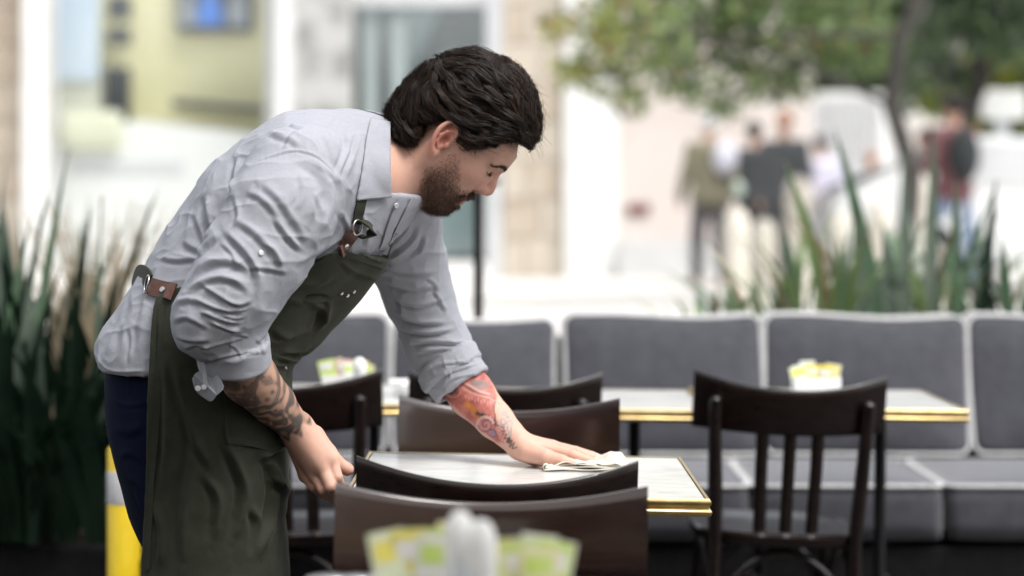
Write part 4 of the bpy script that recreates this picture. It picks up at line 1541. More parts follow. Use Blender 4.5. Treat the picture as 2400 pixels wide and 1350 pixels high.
# small crumples everywhere, drawn out along the cloth
disp += .0009 * fbm(hv * np.array((26, 26, 40), np.float32), 41, 3) + .0011 * np.maximum(0, fbm(hv * np.array((16, 16, 22), np.float32), 51, 2) - .1)
rid = (1 - np.abs(fbm(hv * np.array((20, 20, 13), np.float32), 45, 2))) ** 5
rid2 = (1 - np.abs(fbm(hv * np.array((13, 13, 24), np.float32), 47, 2))) ** 6
disp += .0022 * rid + .0020 * rid2
hv2 = hv + hn * disp[:, None]
shirt_me = mesh_np('shirt', hv2, hq)
shirt_m = weave('shirt_linen', (.315, .325, .364), (.325, .335, .374), rough=.92, count=1100, var=140, bump=.3, sheen=.0)
shirt_o = link('shirt', shirt_me, shirt_m, person)
print('shirt', len(hv), 'body', len(sv))
# ------------------------------------------------------------------ trousers and shoes
def bvh_of(v, q):
    return BVHTree.FromPolygons(v.tolist(), q.tolist())


tro = SDF((-.86, 3.42, .0), (-.25, 3.98, 1.12), .0045)
TN = [tnode(462, 800, .118, .150), tnode(440, 890, .1350, .160), tnode(444, 985, .1340, .166), tnode(462, 1085, .1270, .166), tnode(482, 1175, .124, .165), tnode(496, 1260, .108, .160)]
f, lo, hi = f_trunk(TN, 2.4)
tro.add(f, lo, hi, k=.01)
for yy in (3.63, 3.78):
    tro.chain([P(470, 1180, yy), P(480, 1500, yy), P(466, 1940, yy), P(466, 2030, yy)], [.082, .072, .060, .062], k=.03)
tv, tq = tro.mesh()
tv = relax(tv, tq, 2, .5)
tnr = vnormals(tv, tq)
td = folds(tv, tnr, [([(258, 925), (275, 945), (310, 949), (362, 938)], 5, 3.0), ([(262, 1000), (300, 1010), (350, 990)], 14, 2.5), ([(275, 1070), (310, 1060), (350, 1080)], 12, 2.5),
                     ([(300, 1120), (330, 1130), (350, 1160)], 9, 3.0), ([(320, 1150), (335, 1185), (350, 1210)], 8, 3.0), ([(300, 880), (305, 900), (302, 925)], 5, 1.5)], 3.56, tv[:, 1] < 3.7)
td += .002 * fbm(tv * np.array((14, 14, 9), np.float32), 71, 2)
tro_m = weave('navy_twill', (.0035, .006, .018), (.005, .0085, .023), rough=.85, count=900, var=30, bump=.35, sheen=.0)
tro_m.node_tree.nodes['Principled BSDF'].inputs['Specular IOR Level'].default_value = .08
link('trousers', mesh_np('trousers', tv + tnr * td[:, None], tq), tro_m, person)
for yy in (3.60, 3.80):
    mb = MB()
    q = P(466, 2030, yy)
    for (dx, rz_, hz_, hw_) in ((-.04, .05, .055, .042), (.03, .05, .05, .045), (.11, .04, .038, .048), (.17, .03, .03, .04)):
        mb.ball((q[0] + dx, yy, hz_ * .9), 1.0, (.075, hw_, hz_), 14)
    mb.build('shoe', M['black'], person)

# ------------------------------------------------------------------ apron
ap = SDF((-.70, 3.40, .44), (-.18, 4.0, 1.22), .0032)
AT = [tnode(474, 785, .160, .190), tnode(562, 655, .156, .178), tnode(655, 535, .158, .190), tnode(752, 458, .154, .200), tnode(845, 426, .130, .125)]
f_at, lo, hi = f_trunk(AT, 2.3)
ap.add(f_at, lo, hi, k=.01)
SN = [tnode(470, 800, .160, .190), tnode(452, 865, .1680, .194), tnode(460, 935, .1630, .192), tnode(470, 1010, .1555, .186), tnode(470, 1110, .1500, .180), tnode(472, 1200, .1360, .174), tnode(478, 1290, .1420, .174), tnode(478, 1400, .146, .176), tnode(478, 1540, .150, .178)]
f_sn, lo, hi = f_trunk(SN, 2.3)
ap.add(f_sn, lo, hi, k=.02)
ap.chain([P(842, 612, YB_), P(770, 660, YB_), P(700, 760, YB_)], [.040, .052, .05], k=.05)     # bib sagging off the chest
# open inside
f_in, lo, hi = f_trunk([tnode(x_, y_, a_, b_) for x_, y_, a_, b_ in ((472, 960, .136, .168), (472, 1010, .147, .175), (470, 1110, .144, .174), (472, 1200, .130, .168), (478, 1290, .136, .168), (478, 1400, .140, .170), (478, 1600, .146, .172))], 2.3)
ap.cut(f_in, lo, hi, k=.002)
APO = to_xz([(797, 584), (850, 598), (906, 614), (935, 650), (900, 730), (840, 800), (760, 900), (740, 1300), (740, 1500), (328, 1500), (336, 1340), (344, 1180), (354, 1040), (363, 880), (368, 716),
             (372, 694), (430, 672), (560, 680), (640, 672), (705, 632), (760, 600)], 3.56)
xs = ap.lo[0] + ap.h * np.arange(ap.n[0], dtype=np.float32)
zs = ap.lo[2] + ap.h * np.arange(ap.n[2], dtype=np.float32)
psd = poly_sd(xs[:, None], zs[None, :], APO)[:, None, :]
ap.d = np.maximum(ap.d, psd)
av, aq = ap.mesh()
av = relax(av, aq, 2, .45)
an = vnormals(av, aq)
Z6 = lambda *pts: [(x / 1.8 + 220, y / 1.8 + 600) for x, y in pts]
apron_st = [
    (Z6((295, 200), (320, 420), (330, 700), (300, 1000)), 12, 2.6), (Z6((350, 420), (400, 600), (450, 760), (520, 900)), 14, 3.4), (Z6((430, 640), (440, 820), (400, 1050), (390, 1300)), 16, 3.2),
    (Z6((560, 760), (610, 870), (640, 1000), (600, 1200)), 14, 4.2), (Z6((560, 690), (570, 770), (590, 790)), 4, 1.6), (Z6((560, 780), (640, 790), (700, 805)), 3, 1.8),
    (Z6((700, 830), (740, 900), (750, 1020), (700, 1280)), 11, 5.0), (Z6((700, 860), (760, 820), (800, 790)), 9, 5.5), (Z6((730, 930), (770, 1030), (760, 1160)), 8, 4.0),
    (Z6((660, 1050), (690, 1150), (680, 1280)), 12, 3.4), (Z6((480, 900), (540, 1020), (520, 1200)), 14, 3.2), (Z6((270, 1050), (300, 1150), (290, 1300)), 12, 2.4),
    (Z6((760, 430), (820, 450), (860, 410)), 7, 4.5), (Z6((740, 470), (790, 470), (825, 440)), 6, 3.5), (Z6((700, 340), (760, 360), (830, 330)), 12, 3.0),
    (Z2((980, 868), (1040, 862), (1090, 868)), 6, -4.5), (Z2((1000, 880), (1060, 920), (1050, 1000)), 9, 4.0), (Z2((1090, 870), (1070, 950), (1020, 1040)), 9, 3.0),
    (Z2((840, 1000), (900, 1040), (990, 1010)), 12, 2.6), (Z2((830, 900), (900, 870), (980, 880)), 12, 2.6), (Z2((860, 1110), (930, 1120), (1000, 1100)), 7, 3.5),
    (Z2((1150, 690), (1200, 740), (1300, 790)), 9, 2.0), (Z2((1190, 630), (1260, 680), (1340, 720)), 3, 1.4), (Z2((930, 790), (1040, 800), (1120, 760)), 10, 2.0),
    (Z6((262, 180), (258, 500), (240, 800), (222, 1100)), 3, 1.0), (Z6((286, 190), (282, 500), (264, 800), (246, 1100)), 2.5, -.9)]
ad = folds(av, an, apron_st, 3.55, (an[:, 1] < .5) & (av[:, 1] < 3.72), 2.0)
ad += .0030 * fbm(av * np.array((11, 11, 5), np.float32), 81, 2) + .0008 * fbm(av * 40, 82, 2)
av2 = av + an * ad[:, None]
apron_m = weave('olive_canvas', (.026, .0285, .019), (.032, .035, .0235), rough=.8, count=1000, var=40, bump=.3, sheen=.05)
apron_o = link('apron', mesh_np('apron', av2, aq), apron_m, person)

# ------------------------------------------------------------------ fittings laid on the cloth
allv = np.concatenate([hv2, av2])
allq = np.concatenate([hq, aq + len(hv2)])
CLOTH = bvh_of(allv, allq)
SHIRT = bvh_of(hv2, hq)


def on(x, y, off=.0015, tree=None):
    """Point of the cloth seen at photograph pixel (x, y), lifted by off, and its normal."""
    d = Vector(((x - 1200) / F, 1, -(y - HORIZON) / F)).normalized()
    h_, n_, _, _ = (tree or CLOTH).ray_cast(Vector((0, 0, CAM_H)), d)
    if h_ is None:
        h_, n_ = PV(x, y, 3.6), Vector((0, -1, 0))
    if n_.y > 0:
        n_ = -n_
    return h_ + n_ * off, n_


def strip(mb, pts, nrm, width, th=.0016):
    """A flat band along points, lying square to the normals."""
    rows = []
    m = len(pts)
    for i in range(m):
        t = (pts[min(i + 1, m - 1)] - pts[max(i - 1, 0)]).normalized()
        n_ = (nrm[i] - t * nrm[i].dot(t)).normalized()
        s_ = t.cross(n_)
        w = width[i] if hasattr(width, '__len__') else width
        rows.append([mb.bm.verts.new(pts[i] + s_ * a * w / 2 + n_ * b * th / 2) for a, b in ((-1, -1), (1, -1), (1, 1), (-1, 1))])
    for A, B in zip(rows, rows[1:]):
        for k in range(4):
            mb.bm.faces.new((A[k], A[(k + 1) % 4], B[(k + 1) % 4], B[k]))
    mb.bm.faces.new(rows[0][::-1])
    mb.bm.faces.new(rows[-1])
    return mb


def band_on(name, px, width, m, parent, off=.002, th=.002, tree=None, n=6):
    pts, nr = [], []
    for x, y in spline(px, n):
        p, n_ = on(x, y, off, tree)
        pts.append(p)
        nr.append(n_)
    for _ in range(3):
        pts = [pts[0]] + [(pts[i - 1] + pts[i] * 2 + pts[i + 1]) / 4 for i in range(1, len(pts) - 1)] + [pts[-1]]
        nr = [nr[0]] + [(nr[i - 1] + nr[i] * 2 + nr[i + 1]).normalized() for i in range(1, len(nr) - 1)] + [nr[-1]]
    mb = MB()
    strip(mb, pts, nr, width, th)
    return mb.build(name, m, parent, sharp=40)


leather = mat('brown_leather', (.085, .034, .022), (.125, .052, .034), rough=.5, scale=120, bump=.4, bscale=400)
pearl = mat('shirt_button', (.44, .45, .47), (.54, .55, .57), rough=.3, scale=60)


def disc_on(name, x, y, r, h, m, parent, off=.0, tree=None):
    p, n_ = on(x, y, off, tree)
    R = n_.to_track_quat('Z', 'Y').to_matrix()
    return MB().lathe([(r * .2, h * .75), (r * .75, h), (r, h * .6), (r, -.001)][::-1], p, 14, R).build(name, m, parent)


def ring_at(name, c, n_, r, wire, m, parent, sq=1.0):
    R = n_.to_track_quat('Z', 'Y').to_matrix()
    pts = [Vector(c) + R @ Vector((r * math.cos(a), r * sq * math.sin(a), 0)) for a in np.linspace(0, 2 * math.pi, 21)]
    return MB().tube(pts, wire, n=6, cap=False).build(name, m, parent, sharp=0)


# neck strap, its ring, leather tab and curled end
band_on('neck_strap', [(833, 524), (840, 496), (848, 458), (853, 425), (857, 408)], .0200, apron_m, apron_o, .003, .0026, SHIRT)
tb = band_on('leather_tab', [(796, 590), (808, 571), (821, 553), (832, 538)], [.0225] * 40, leather, apron_o, .005, .0035)
disc_on('rivet', 809.5, 573, .0048, .0022, M['steel'], tb, .0065)
p, n_ = on(833, 530, .006)
ring_at('ring', p, (n_ + Vector((.5, 0, .25))).normalized(), .0135, .0016, M['steel'], apron_o)
mb = MB()
c0, nn = on(846, 528, .006)
rl = [c0 + Vector((-.012, 0, .010)), c0 + Vector((.002, -.012, .008)), c0 + Vector((.014, -.016, -.002)), c0 + Vector((.014, -.010, -.015)), c0 + Vector((.004, -.003, -.020)), c0 + Vector((-.006, .001, -.016))]
strip(mb, [Vector(v) for v in spline(rl, 5)], [Vector((.25, -.25, .95)).normalized()] * 26, .019, .0028)
mb.build('strap_end', apron_m, apron_o, sharp=40)
band_on('far_strap', [(903, 612), (908, 585), (917, 555), (926, 530)], .010, apron_m, apron_o, .004, .0026, SHIRT)
# waist tab and strap
tb = band_on('leather_tab', [(356, 672), (372, 677), (392, 682), (411, 686)], [.0300] * 40, leather, apron_o, .005, .0038)
disc_on('rivet', 386, 681, .0056, .0022, M['steel'], tb, .0068)
p, n_ = on(354, 668, .006)
ring_at('ring', p + Vector((-.004, 0, 0)), (n_ + Vector((-1.6, 0, .2))).normalized(), .0125, .0017, M['steel'], apron_o, 1.25)
mb = MB()
ws = [PV(349, 662, 3.560), PV(342, 648, 3.580), PV(331, 640, 3.620), PV(320, 644, 3.665), PV(314, 662, 3.710), PV(311, 690, 3.745)]
strip(mb, [Vector(v) for v in spline(ws, 5)], [Vector((-.75, -.55, .2)).normalized()] * 26, .030, .003)
mb.build('waist_strap', apron_m, apron_o, sharp=40)
for (x, y) in ((800, 687), (814, 692), (829, 683)):
    disc_on('rivet', x, y, .0034, .0016, M['steel'], apron_o, .001)
disc_on('rivet', 668, 862, .0046, .002, M['steel'], apron_o, .001)
band_on('side_hem', [(380, 718), (373, 870), (363, 1040), (353, 1180), (345, 1335)], .011, apron_m, apron_o, .0012, .0016)
band_on('bib_hem', [(800, 592), (850, 607), (900, 623)], .011, apron_m, apron_o, .0012, .0016)
band_on('pocket_edge', [(528, 905), (530, 960), (532, 1030)], .006, apron_m, apron_o, .0010, .0012)
band_on('pocket_hem', [(532, 1030), (570, 1036), (606, 1043), (640, 1052)], .012, apron_m, apron_o, .0012, .0012)

# ------------------------------------------------------------------ collar, placket, sleeve buttons and the loose cuff
def collar_pt(side):
    def fn(u, v):
        ph = math.radians(32 + (182 - 32) * u)              # throat -> nape
        cy, cz, cx = YB_, P(915, 374, YB_)[2], P(918, 380, YB_)[0]
        open_ = max(0, 1 - u * 2.3)
        if v < .25:                                          # the stand, inside
            k = v / .25
            r_, dx = .060 + .004 * k, -.030 + .030 * k
        elif v < .35:                                        # the fold
            k = (v - .25) / .1
            r_, dx = .064 + .004 * math.sin(k * math.pi / 2), .0025 * math.sin(k * math.pi)
        else:                                                # the leaf
            k = (v - .35) / .65
            r_ = .068 + .022 * k * (1 - .15 * open_)
            dx = -(.058 - .016 * u + .004 * math.sin(9 * u)) * k
        if v > .35:                                          # lie on the shirt
            for _ in range(22):
                q = np.array([[cx + dx, cy + side * math.sin(ph) * r_ * 1.08, cz - math.cos(ph) * r_ * (1.25 if math.cos(ph) > 0 else 1.0)]], np.float32)
                if shirt.sample(q)[0] > (.0045 + .0055 * math.sin(ph)) * min(1, (v - .35) / .2):
                    break
                r_ += .002
        zz = cz - math.cos(ph) * r_ * (1.25 if math.cos(ph) > 0 else 1.0)
        yy = cy + side * math.sin(ph) * r_ * 1.08
        return Vector((cx + dx - .004 * u + .006 * open_ * (1 if v > .3 else 0), yy, zz))
    return fn


def drape(u, v):
    """The near leaf of the collar, laid over the shoulder from its fold."""
    fold_ = np.array(spline([(914, 286), (916, 330), (918, 380), (920, 430), (921, 463)], 6))
    edge_ = np.array(spline([(868, 276), (862, 330), (859, 380), (853, 430), (845, 471)], 6))
    i_ = u * (len(fold_) - 1)
    a = int(min(i_, len(fold_) - 2))
    fr_ = i_ - a
    A = fold_[a] * (1 - fr_) + fold_[a + 1] * fr_
    B = edge_[a] * (1 - fr_) + edge_[a + 1] * fr_
    px, py = A * (1 - v) + B * v
    q = P(px, py, 3.62)
    ys = np.arange(3.45, 3.72, .003, dtype=np.float32)
    pts = np.stack([np.full_like(ys, q[0]), ys, np.full_like(ys, q[2])], 1)
    dd_ = np.minimum(shirt.sample(pts), skin.sample(pts)) - (.0095 - .0045 * v)
    k_ = np.where(dd_ < 0)[0]
    ysurf = float(ys[k_[0]]) if len(k_) else 3.70
    yf = 3.70 - .069 * math.sqrt(max(0.0, 1 - ((py - 374) / 94) ** 2))
    m_ = min(1, v / .6)
    return Vector((q[0], min(yf * (1 - m_) + ysurf * m_, ysurf), q[2]))


def relax_grid(mb, it=6):
    for _ in range(it):
        bmesh.ops.smooth_vert(mb.bm, verts=[v for v in mb.bm.verts if not v.is_boundary], factor=.5, use_axis_x=False, use_axis_y=True, use_axis_z=False)


mb = MB()
mb.grid(drape, 34, 16)
relax_grid(mb)
c = mb.build('collar', shirt_m, shirt_o, sharp=0)
so = c.modifiers.new('thick', 'SOLIDIFY')
so.thickness = .003
so.offset = 0
mb = MB()
mb.grid(collar_pt(1), 40, 26)
c = mb.build('collar', shirt_m, shirt_o, sharp=60)
so = c.modifiers.new('thick', 'SOLIDIFY')
so.thickness = .003
band_on('placket', [(941, 470), (924, 505), (908, 545), (894, 590)], .024, shirt_m, shirt_o, .003, .003, SHIRT)
band_on('placket', [(966, 466), (948, 496), (930, 528), (912, 566)], .010, shirt_m, shirt_o, .004, .003, SHIRT)
disc_on('button', 924, 480, .0050, .002, pearl, shirt_o, .005, SHIRT)
disc_on('button', 612, 593, .0046, .0013, pearl, shirt_o, .001, SHIRT)
# loose cuff flap hanging under the right forearm
fl = [(450, 888), (458, 875), (470, 867), (470, 847), (479, 847), (482, 858), (500, 868), (524, 906), (508, 926), (494, 941), (474, 930), (458, 915)]
fl = [tuple(q) for q in spline(fl + [fl[0]], 3)[:-1]]
mb = MB()
Yf = 3.405
fr = [mb.bm.verts.new(P(x, y, Yf + .012 * math.sin((x - 450) * .06))) for x, y in fl]
bk_ = [mb.bm.verts.new(Vector(P(x, y, Yf + .012 * math.sin((x - 450) * .06))) + Vector((0, .0035, 0))) for x, y in fl]
for i in range(len(fl)):
    j = (i + 1) % len(fl)
    mb.bm.faces.new((fr[i], fr[j], bk_[j], bk_[i]))
mb.bm.faces.new(fr)
mb.bm.faces.new(bk_[::-1])
cf = mb.build('cuff_flap', shirt_m, shirt_o, smooth=False)
strip_m = MB()
strip(strip_m, [PV(474, 849, 3.398), PV(479, 875, 3.398), PV(482, 905, 3.400)], [Vector((0, -1, 0))] * 3, .0065, .002)
strip_m.build('button_band', shirt_m, cf, sharp=40)
for (x, y) in ((464, 910), (478, 907)):
    q = PV(x, y, 3.40)
    MB().lathe([(.0046, 0), (.0046, .0010), (.0035, .0014), (.001, .0012)], q, 14, Matrix.Rotation(math.radians(90), 3, 'X')).build('button', pearl, cf)
# ------------------------------------------------------------------ hair, brow and beard
def px_uv(x, y, Y=YB_):
    q = np.array(P(x, y, Y), np.float32) - HE
    return float(q @ HU), float(q @ HV)


SIL = [(903, 300), (906, 266), (919, 235), (939, 210), (958, 189), (983, 168), (997, 154), (1035, 133), (1066, 123), (1099, 116), (1124, 117), (1145, 126), (1168, 137), (1190, 141), (1207, 153), (1224, 168), (1240, 194), (1251, 215), (1257, 242), (1263, 280), (1262, 307), (1256, 328), (1244, 340)]
LINE = [(1244, 340), (1232, 333), (1217, 325), (1190, 333), (1168, 343), (1134, 352), (1107, 357), (1084, 353), (1073, 340), (1071, 318), (1062, 298), (1045, 290), (1026, 290), (1008, 298), (993, 312), (984, 334), (972, 348), (960, 348), (939, 336), (917, 318), (903, 300)]
sil = [px_uv(*q) for q in SIL]
lin = [px_uv(*q) for q in LINE]
hp = sil + lin[1:-1]
hr = SDF([c - .17 for c in HE], [c + .20 for c in HE], .0028)
hx = hr.lo[0] + hr.h * np.arange(hr.n[0], dtype=np.float32) - HE[0]
hz = hr.lo[2] + hr.h * np.arange(hr.n[2], dtype=np.float32) - HE[2]
hy = hr.lo[1] + hr.h * np.arange(hr.n[1], dtype=np.float32) - HE[1]
U2 = hx[:, None] * HU[0] + hz[None, :] * HU[2]
V2 = hx[:, None] * HV[0] + hz[None, :] * HV[2]
pd = poly_sd(U2, V2, hp)
flat = np.stack([U2.ravel(), V2.ravel()], 1)
ds = np.abs(seg_dist(flat, sil)[0]).reshape(U2.shape)
dl = np.abs(seg_dist(flat, lin)[0]).reshape(U2.shape)
s_ = np.clip(ds / .080, 0, 1)
wm = .0905 * np.sqrt(np.clip(1 - (1 - s_) ** 2.3, 0, 1)) - .013 * np.exp(-(dl / .014) ** 1.5) * (ds > .03)
wm = np.where(pd < 0, wm, 0)
d3 = (np.abs(hy)[None, :, None] - wm[:, None, :]) * .7
hr.d = np.maximum(d3, pd[:, None, :]).astype(np.float32)
# lumps: broad locks in the mass of hair
g = np.stack(np.meshgrid(hx, hy, hz, indexing='ij'), -1).reshape(-1, 3)
near = np.where(np.abs(hr.d.ravel()) < .02)[0]
lump = .0030 + .0022 * fbm(g[near] * 42, 91, 2)
dd = hr.d.ravel()
dd[near] += lump
hr.d = dd.reshape(hr.d.shape)
hvv, hqq = hr.mesh()
hvv = relax(hvv, hqq, 1, .4)
hair_m = mat('dark_hair', (.0090, .0058, .0043), (.031, .019, .0125), rough=.46, scale=70, spec=.34, contrast=(.3, .75), attr='Col')
hair_o = link('hair', mesh_np('hair', hvv, hqq), mat('hair_depth', (.006, .0042, .0034), (.010, .007, .0055), rough=.8, scale=90, spec=.05), person)

# direction in which the hair lies, read at points of the side view
FLOW = [(910, 270, -.1, 1), (930, 300, .25, 1), (950, 335, .6, .8), (925, 235, -.35, .95), (950, 215, -.5, .9), (965, 260, -.2, 1), (985, 190, -.65, .75), (1000, 165, -.75, .6), (980, 310, .5, .85),
        (1015, 200, -.25, 1), (1035, 150, .3, .5), (1020, 235, .35, .95), (1045, 250, .8, .6), (1000, 250, .2, 1), (1060, 275, .9, .45), (1010, 280, .7, .7),
        (1070, 130, .7, .15), (1060, 155, 1, .2), (1040, 185, .4, .9), (1080, 170, .95, .30), (1110, 190, .85, .55), (1100, 215, .95, .2), (1090, 250, .85, .35), (1110, 120, 1, .15),
        (1140, 130, .95, .35), (1160, 150, -.1, 1), (1150, 180, .35, .95), (1145, 205, .8, .6), (1175, 215, .75, .7), (1200, 250, .62, .8), (1180, 180, .1, 1), (1205, 165, .7, .7), (1225, 185, .4, .9),
        (1235, 215, .75, .5), (1245, 250, .3, .95), (1225, 290, .55, .85), (1245, 310, .35, .95), (1240, 330, .3, .95), (1200, 300, .8, .55), (1170, 280, .85, .5), (1150, 250, .85, .45), (1125, 230, .95, .1),
        (1110, 290, .92, .3), (1100, 330, .85, .25), (1140, 330, .95, .12), (1190, 322, .97, .1), (1080, 320, .5, .7), (1075, 345, .3, .9)]
FU = np.array([px_uv(a, b) for a, b, _, _ in FLOW], np.float32)
FDX = np.array([(c, -d) for _, _, c, d in FLOW], np.float32)
FDX /= np.linalg.norm(FDX, axis=1, keepdims=True)


def flow(p):
    u, v, w = head_uvw(p)
    d2 = (u[:, None] - FU[None, :, 0]) ** 2 + (v[:, None] - FU[None, :, 1]) ** 2
    wt = 1 / (d2 + .00012) ** 1.6
    dxz = wt @ FDX / wt.sum(1, keepdims=True)
    return np.stack([dxz[:, 0], np.zeros(len(p)), dxz[:, 1]], 1).astype(np.float32)


def tubes(name, paths, r0, r1, m, parent, cols=None):
    """paths (n, k, 3) -> one mesh of three-sided hairs."""
    n, k, _ = paths.shape
    tg = np.gradient(paths, axis=1)
    tg /= np.maximum(np.linalg.norm(tg, axis=2, keepdims=True), 1e-9)
    ref = np.tile(np.array((.31, .87, .38), np.float32), (n, k, 1))
    a = np.cross(tg, ref)
    a /= np.maximum(np.linalg.norm(a, axis=2, keepdims=True), 1e-9)
    b = np.cross(tg, a)
    rad = (r0 + (r1 - r0) * np.linspace(0, 1, k) ** 1.5)[None, :, None]
    ring = [paths + rad * (a * math.cos(t) + b * math.sin(t)) for t in (0, 2.0944, 4.18879)]
    v = np.stack(ring, 2).reshape(-1, 3)
    base = (np.arange(n)[:, None] * k + np.arange(k - 1)[None, :])[..., None] * 3
    q = []
    for i in range(3):
        j = (i + 1) % 3
        q.append(np.concatenate([base + i, base + j, base + 3 + j, base + 3 + i], -1).reshape(-1, 4))
    me = mesh_np(name, v.astype(np.float32), np.concatenate(q))
    if cols is not None:
        set_color(me, np.repeat(cols, k * 3, axis=0))
    return link(name, me, m, parent)


rg = np.random.default_rng(12)
vis = np.where(hvv[:, 1] < YB_ + .06)[0]
NL, NS, KS = 620, 32, 13
root_i = rg.choice(vis, NL, replace=False)
uv_r = np.stack(head_uvw(hvv[vis])[:2], 1)
crown_i = vis[np.linalg.norm(uv_r - np.array(px_uv(1015, 165), np.float32), axis=1) < .028]
root_i[:70] = rg.choice(crown_i, 70)
root = hvv[root_i] + rg.normal(0, .001, (NL, 3)).astype(np.float32)
path = np.zeros((NL, KS, 3), np.float32)
p = root.copy()
step = (.0038 + .0034 * rg.random(NL).astype(np.float32))[:, None]
jit = rg.normal(0, .14, (NL, 1)).astype(np.float32)
ph = rg.random((NL, 1)).astype(np.float32) * 6.28
lift0 = (.0005 + .0030 * rg.random(NL)).astype(np.float32)
lift1 = (.0008 + .0075 * rg.random(NL) ** 2.2).astype(np.float32)
for k in range(KS):
    t_ = k / (KS - 1)
    nrm_ = hr.grad(p.astype(np.float32))
    q_ = p - nrm_ * (hr.sample(p.astype(np.float32)) / .8 - (lift0 + lift1 * math.sin(math.pi * min(1, t_ * 1.15))))[:, None] * .8
    path[:, k] = q_
    d_ = flow(q_)
    d_ = d_ - nrm_ * np.sum(d_ * nrm_, 1, keepdims=True)
    sd_ = np.cross(nrm_, d_)
    d_ = d_ + sd_ * (jit + .32 * np.sin(ph + t_ * 3.8))
    d_ /= np.maximum(np.linalg.norm(d_, axis=1, keepdims=True), 1e-6)
    p = (q_ + d_ * step).astype(np.float32)
st_paths = []
for _ in range(NS):
    o = rg.normal(0, 1, (NL, 3)).astype(np.float32)
    o -= 0
    conv = (1 - .62 * np.linspace(0, 1, KS) ** 1.2)[None, :, None]
    spread = .0052 * (0.5 + rg.random((NL, 1, 1)))
    wob = .0006 * np.sin(np.linspace(0, 5, KS)[None, :, None] + rg.random((NL, 1, 3)) * 6.28)
    st_paths.append(path + o[:, None, :] * spread * conv * .6 + wob)
st = np.concatenate(st_paths)
lockc = (.5 + 1.6 * rg.random(NL) ** 2.2)
cc = np.concatenate([lockc * (0.75 + .5 * rg.random(NL)) for _ in range(NS)])
cc = np.stack([cc * 1.12, cc, cc * .92], 1).astype(np.float32)
tubes('hair_strands', st, .00040, .00014, hair_m, hair_o, cc)
# loose single hairs over the outline
NF = 420
rt = hvv[rg.choice(vis, NF)]
pp, fp = rt.copy(), np.zeros((NF, 9, 3), np.float32)
bend = rg.normal(0, .5, (NF, 3)).astype(np.float32)
for k in range(9):
    fp[:, k] = pp
    nrm_ = hr.grad(pp.astype(np.float32))
    pp = (pp + .0042 * (flow(pp) * 1.0 + nrm_ * (.55 - .07 * k) + bend * .35)).astype(np.float32)
tubes('stray_hairs', fp, .00022, .0001, hair_m, hair_o, np.full((NF, 3), .9, np.float32))

# ---- beard: a soft mass at chin and lip, short hairs over it and over the cheek
bd = SDF([c - .05 for c in H(.05, -.08)], [c + .09 for c in H(.05, -.08)], .0022)
bd = SDF([HE[i] + (-.16 if i != 1 else -.10) for i in range(3)], [HE[i] + (.14 if i != 1 else .10) for i in range(3)], .0023)
bd.ell(H(.0545, -.0870), (.0225, .0230, .0270), HR, k=.01)
bd.capsule(H(.068, -.078, 0), H(.070, -.075, 0), .0120, .0105, k=.01)
for s in (1, -1):
    bd.capsule(H(.050, -.088, .016 * s), H(.022, -.066, .045 * s), .0145, .0090, k=.012)
    bd.capsule(H(.0945, -.0400, .004 * s), H(.0800, -.0530, .024 * s), .0082, .0070, k=.008)
    bd.capsule(H(.0800, -.0530, .025 * s), H(.065, -.072, .027 * s), .0068, .0080, k=.008)
bd.capsule(H(.034, -.096), H(.054, -.095), .0115, .0140, k=.012)
bv, bq = bd.mesh()
bn0 = vnormals(bv, bq)
bv = bv + bn0 * (-.0016 + .0022 * fbm(bv * 160, 61, 2))[:, None]
beard_mat = mat('beard_hair', (.042, .0250, .0165), (.125, .072, .047), rough=.5, scale=120, attr='Col', contrast=(.3, .8))
beard_o = link('beard', mesh_np('beard', bv.astype(np.float32), bq), beard_mat, person)
set_color(beard_o.data, np.full((len(bv), 3), .6, np.float32))


def hairs(pos, nrm, dirs, length, k, jitter, curl, out):
    n = len(pos)
    pth = np.zeros((n, k, 3), np.float32)
    d = dirs + rg.normal(0, jitter, (n, 3))
    d = d / np.linalg.norm(d, axis=1, keepdims=True) + nrm * out
    cv = rg.normal(0, curl, (n, 3))
    p = pos.copy()
    for i in range(k):
        pth[:, i] = p
        dn = d / np.linalg.norm(d, axis=1, keepdims=True)
        p = p + dn * (length / (k - 1))[:, None]
        d = dn + cv / k - nrm * (out * .8 / k) + dirs * .25 / k
    return pth


sn_ = vnormals(sv, sq)
bm_i = np.where((beard_m > .04) & (sv[:, 1] < YB_ + .05) & (rg.random(len(sv)) < .10 + .85 * beard_m))[0]
pos1, nr1 = sv[bm_i], sn_[bm_i]
bn1 = vnormals(bv.astype(np.float32), bq)
bsel = np.where(bv[:, 1] < YB_ + .05)[0]
bsel = bsel[rg.random(len(bsel)) < .75]
pos2, nr2 = bv[bsel].astype(np.float32), bn1[bsel]


def beard_dirs(pos):
    u, v, w = head_uvw(pos)
    down = np.stack([np.full(len(u), .30) + .5 * np.clip((u - .03) / .06, 0, 1) * (v > -.06), np.full(len(u), -1.0), .15 * np.sign(w)], 1)
    mous = (v > -.062) & (u > .06)
    down[mous] = np.stack([.35 * np.ones(mous.sum()), -.85 * np.ones(mous.sum()), .55 * np.sign(w[mous])], 1)
    d = down[:, :1] * HU + down[:, 1:2] * HV + down[:, 2:3] * HW
    return (d / np.linalg.norm(d, axis=1, keepdims=True)).astype(np.float32)


def blen(pos):
    u, v, w = head_uvw(pos)
    return (.0050 + .0055 * np.clip((-.045 - v) / .04, 0, 1)).astype(np.float32) * (.7 + .6 * rg.random(len(u)))


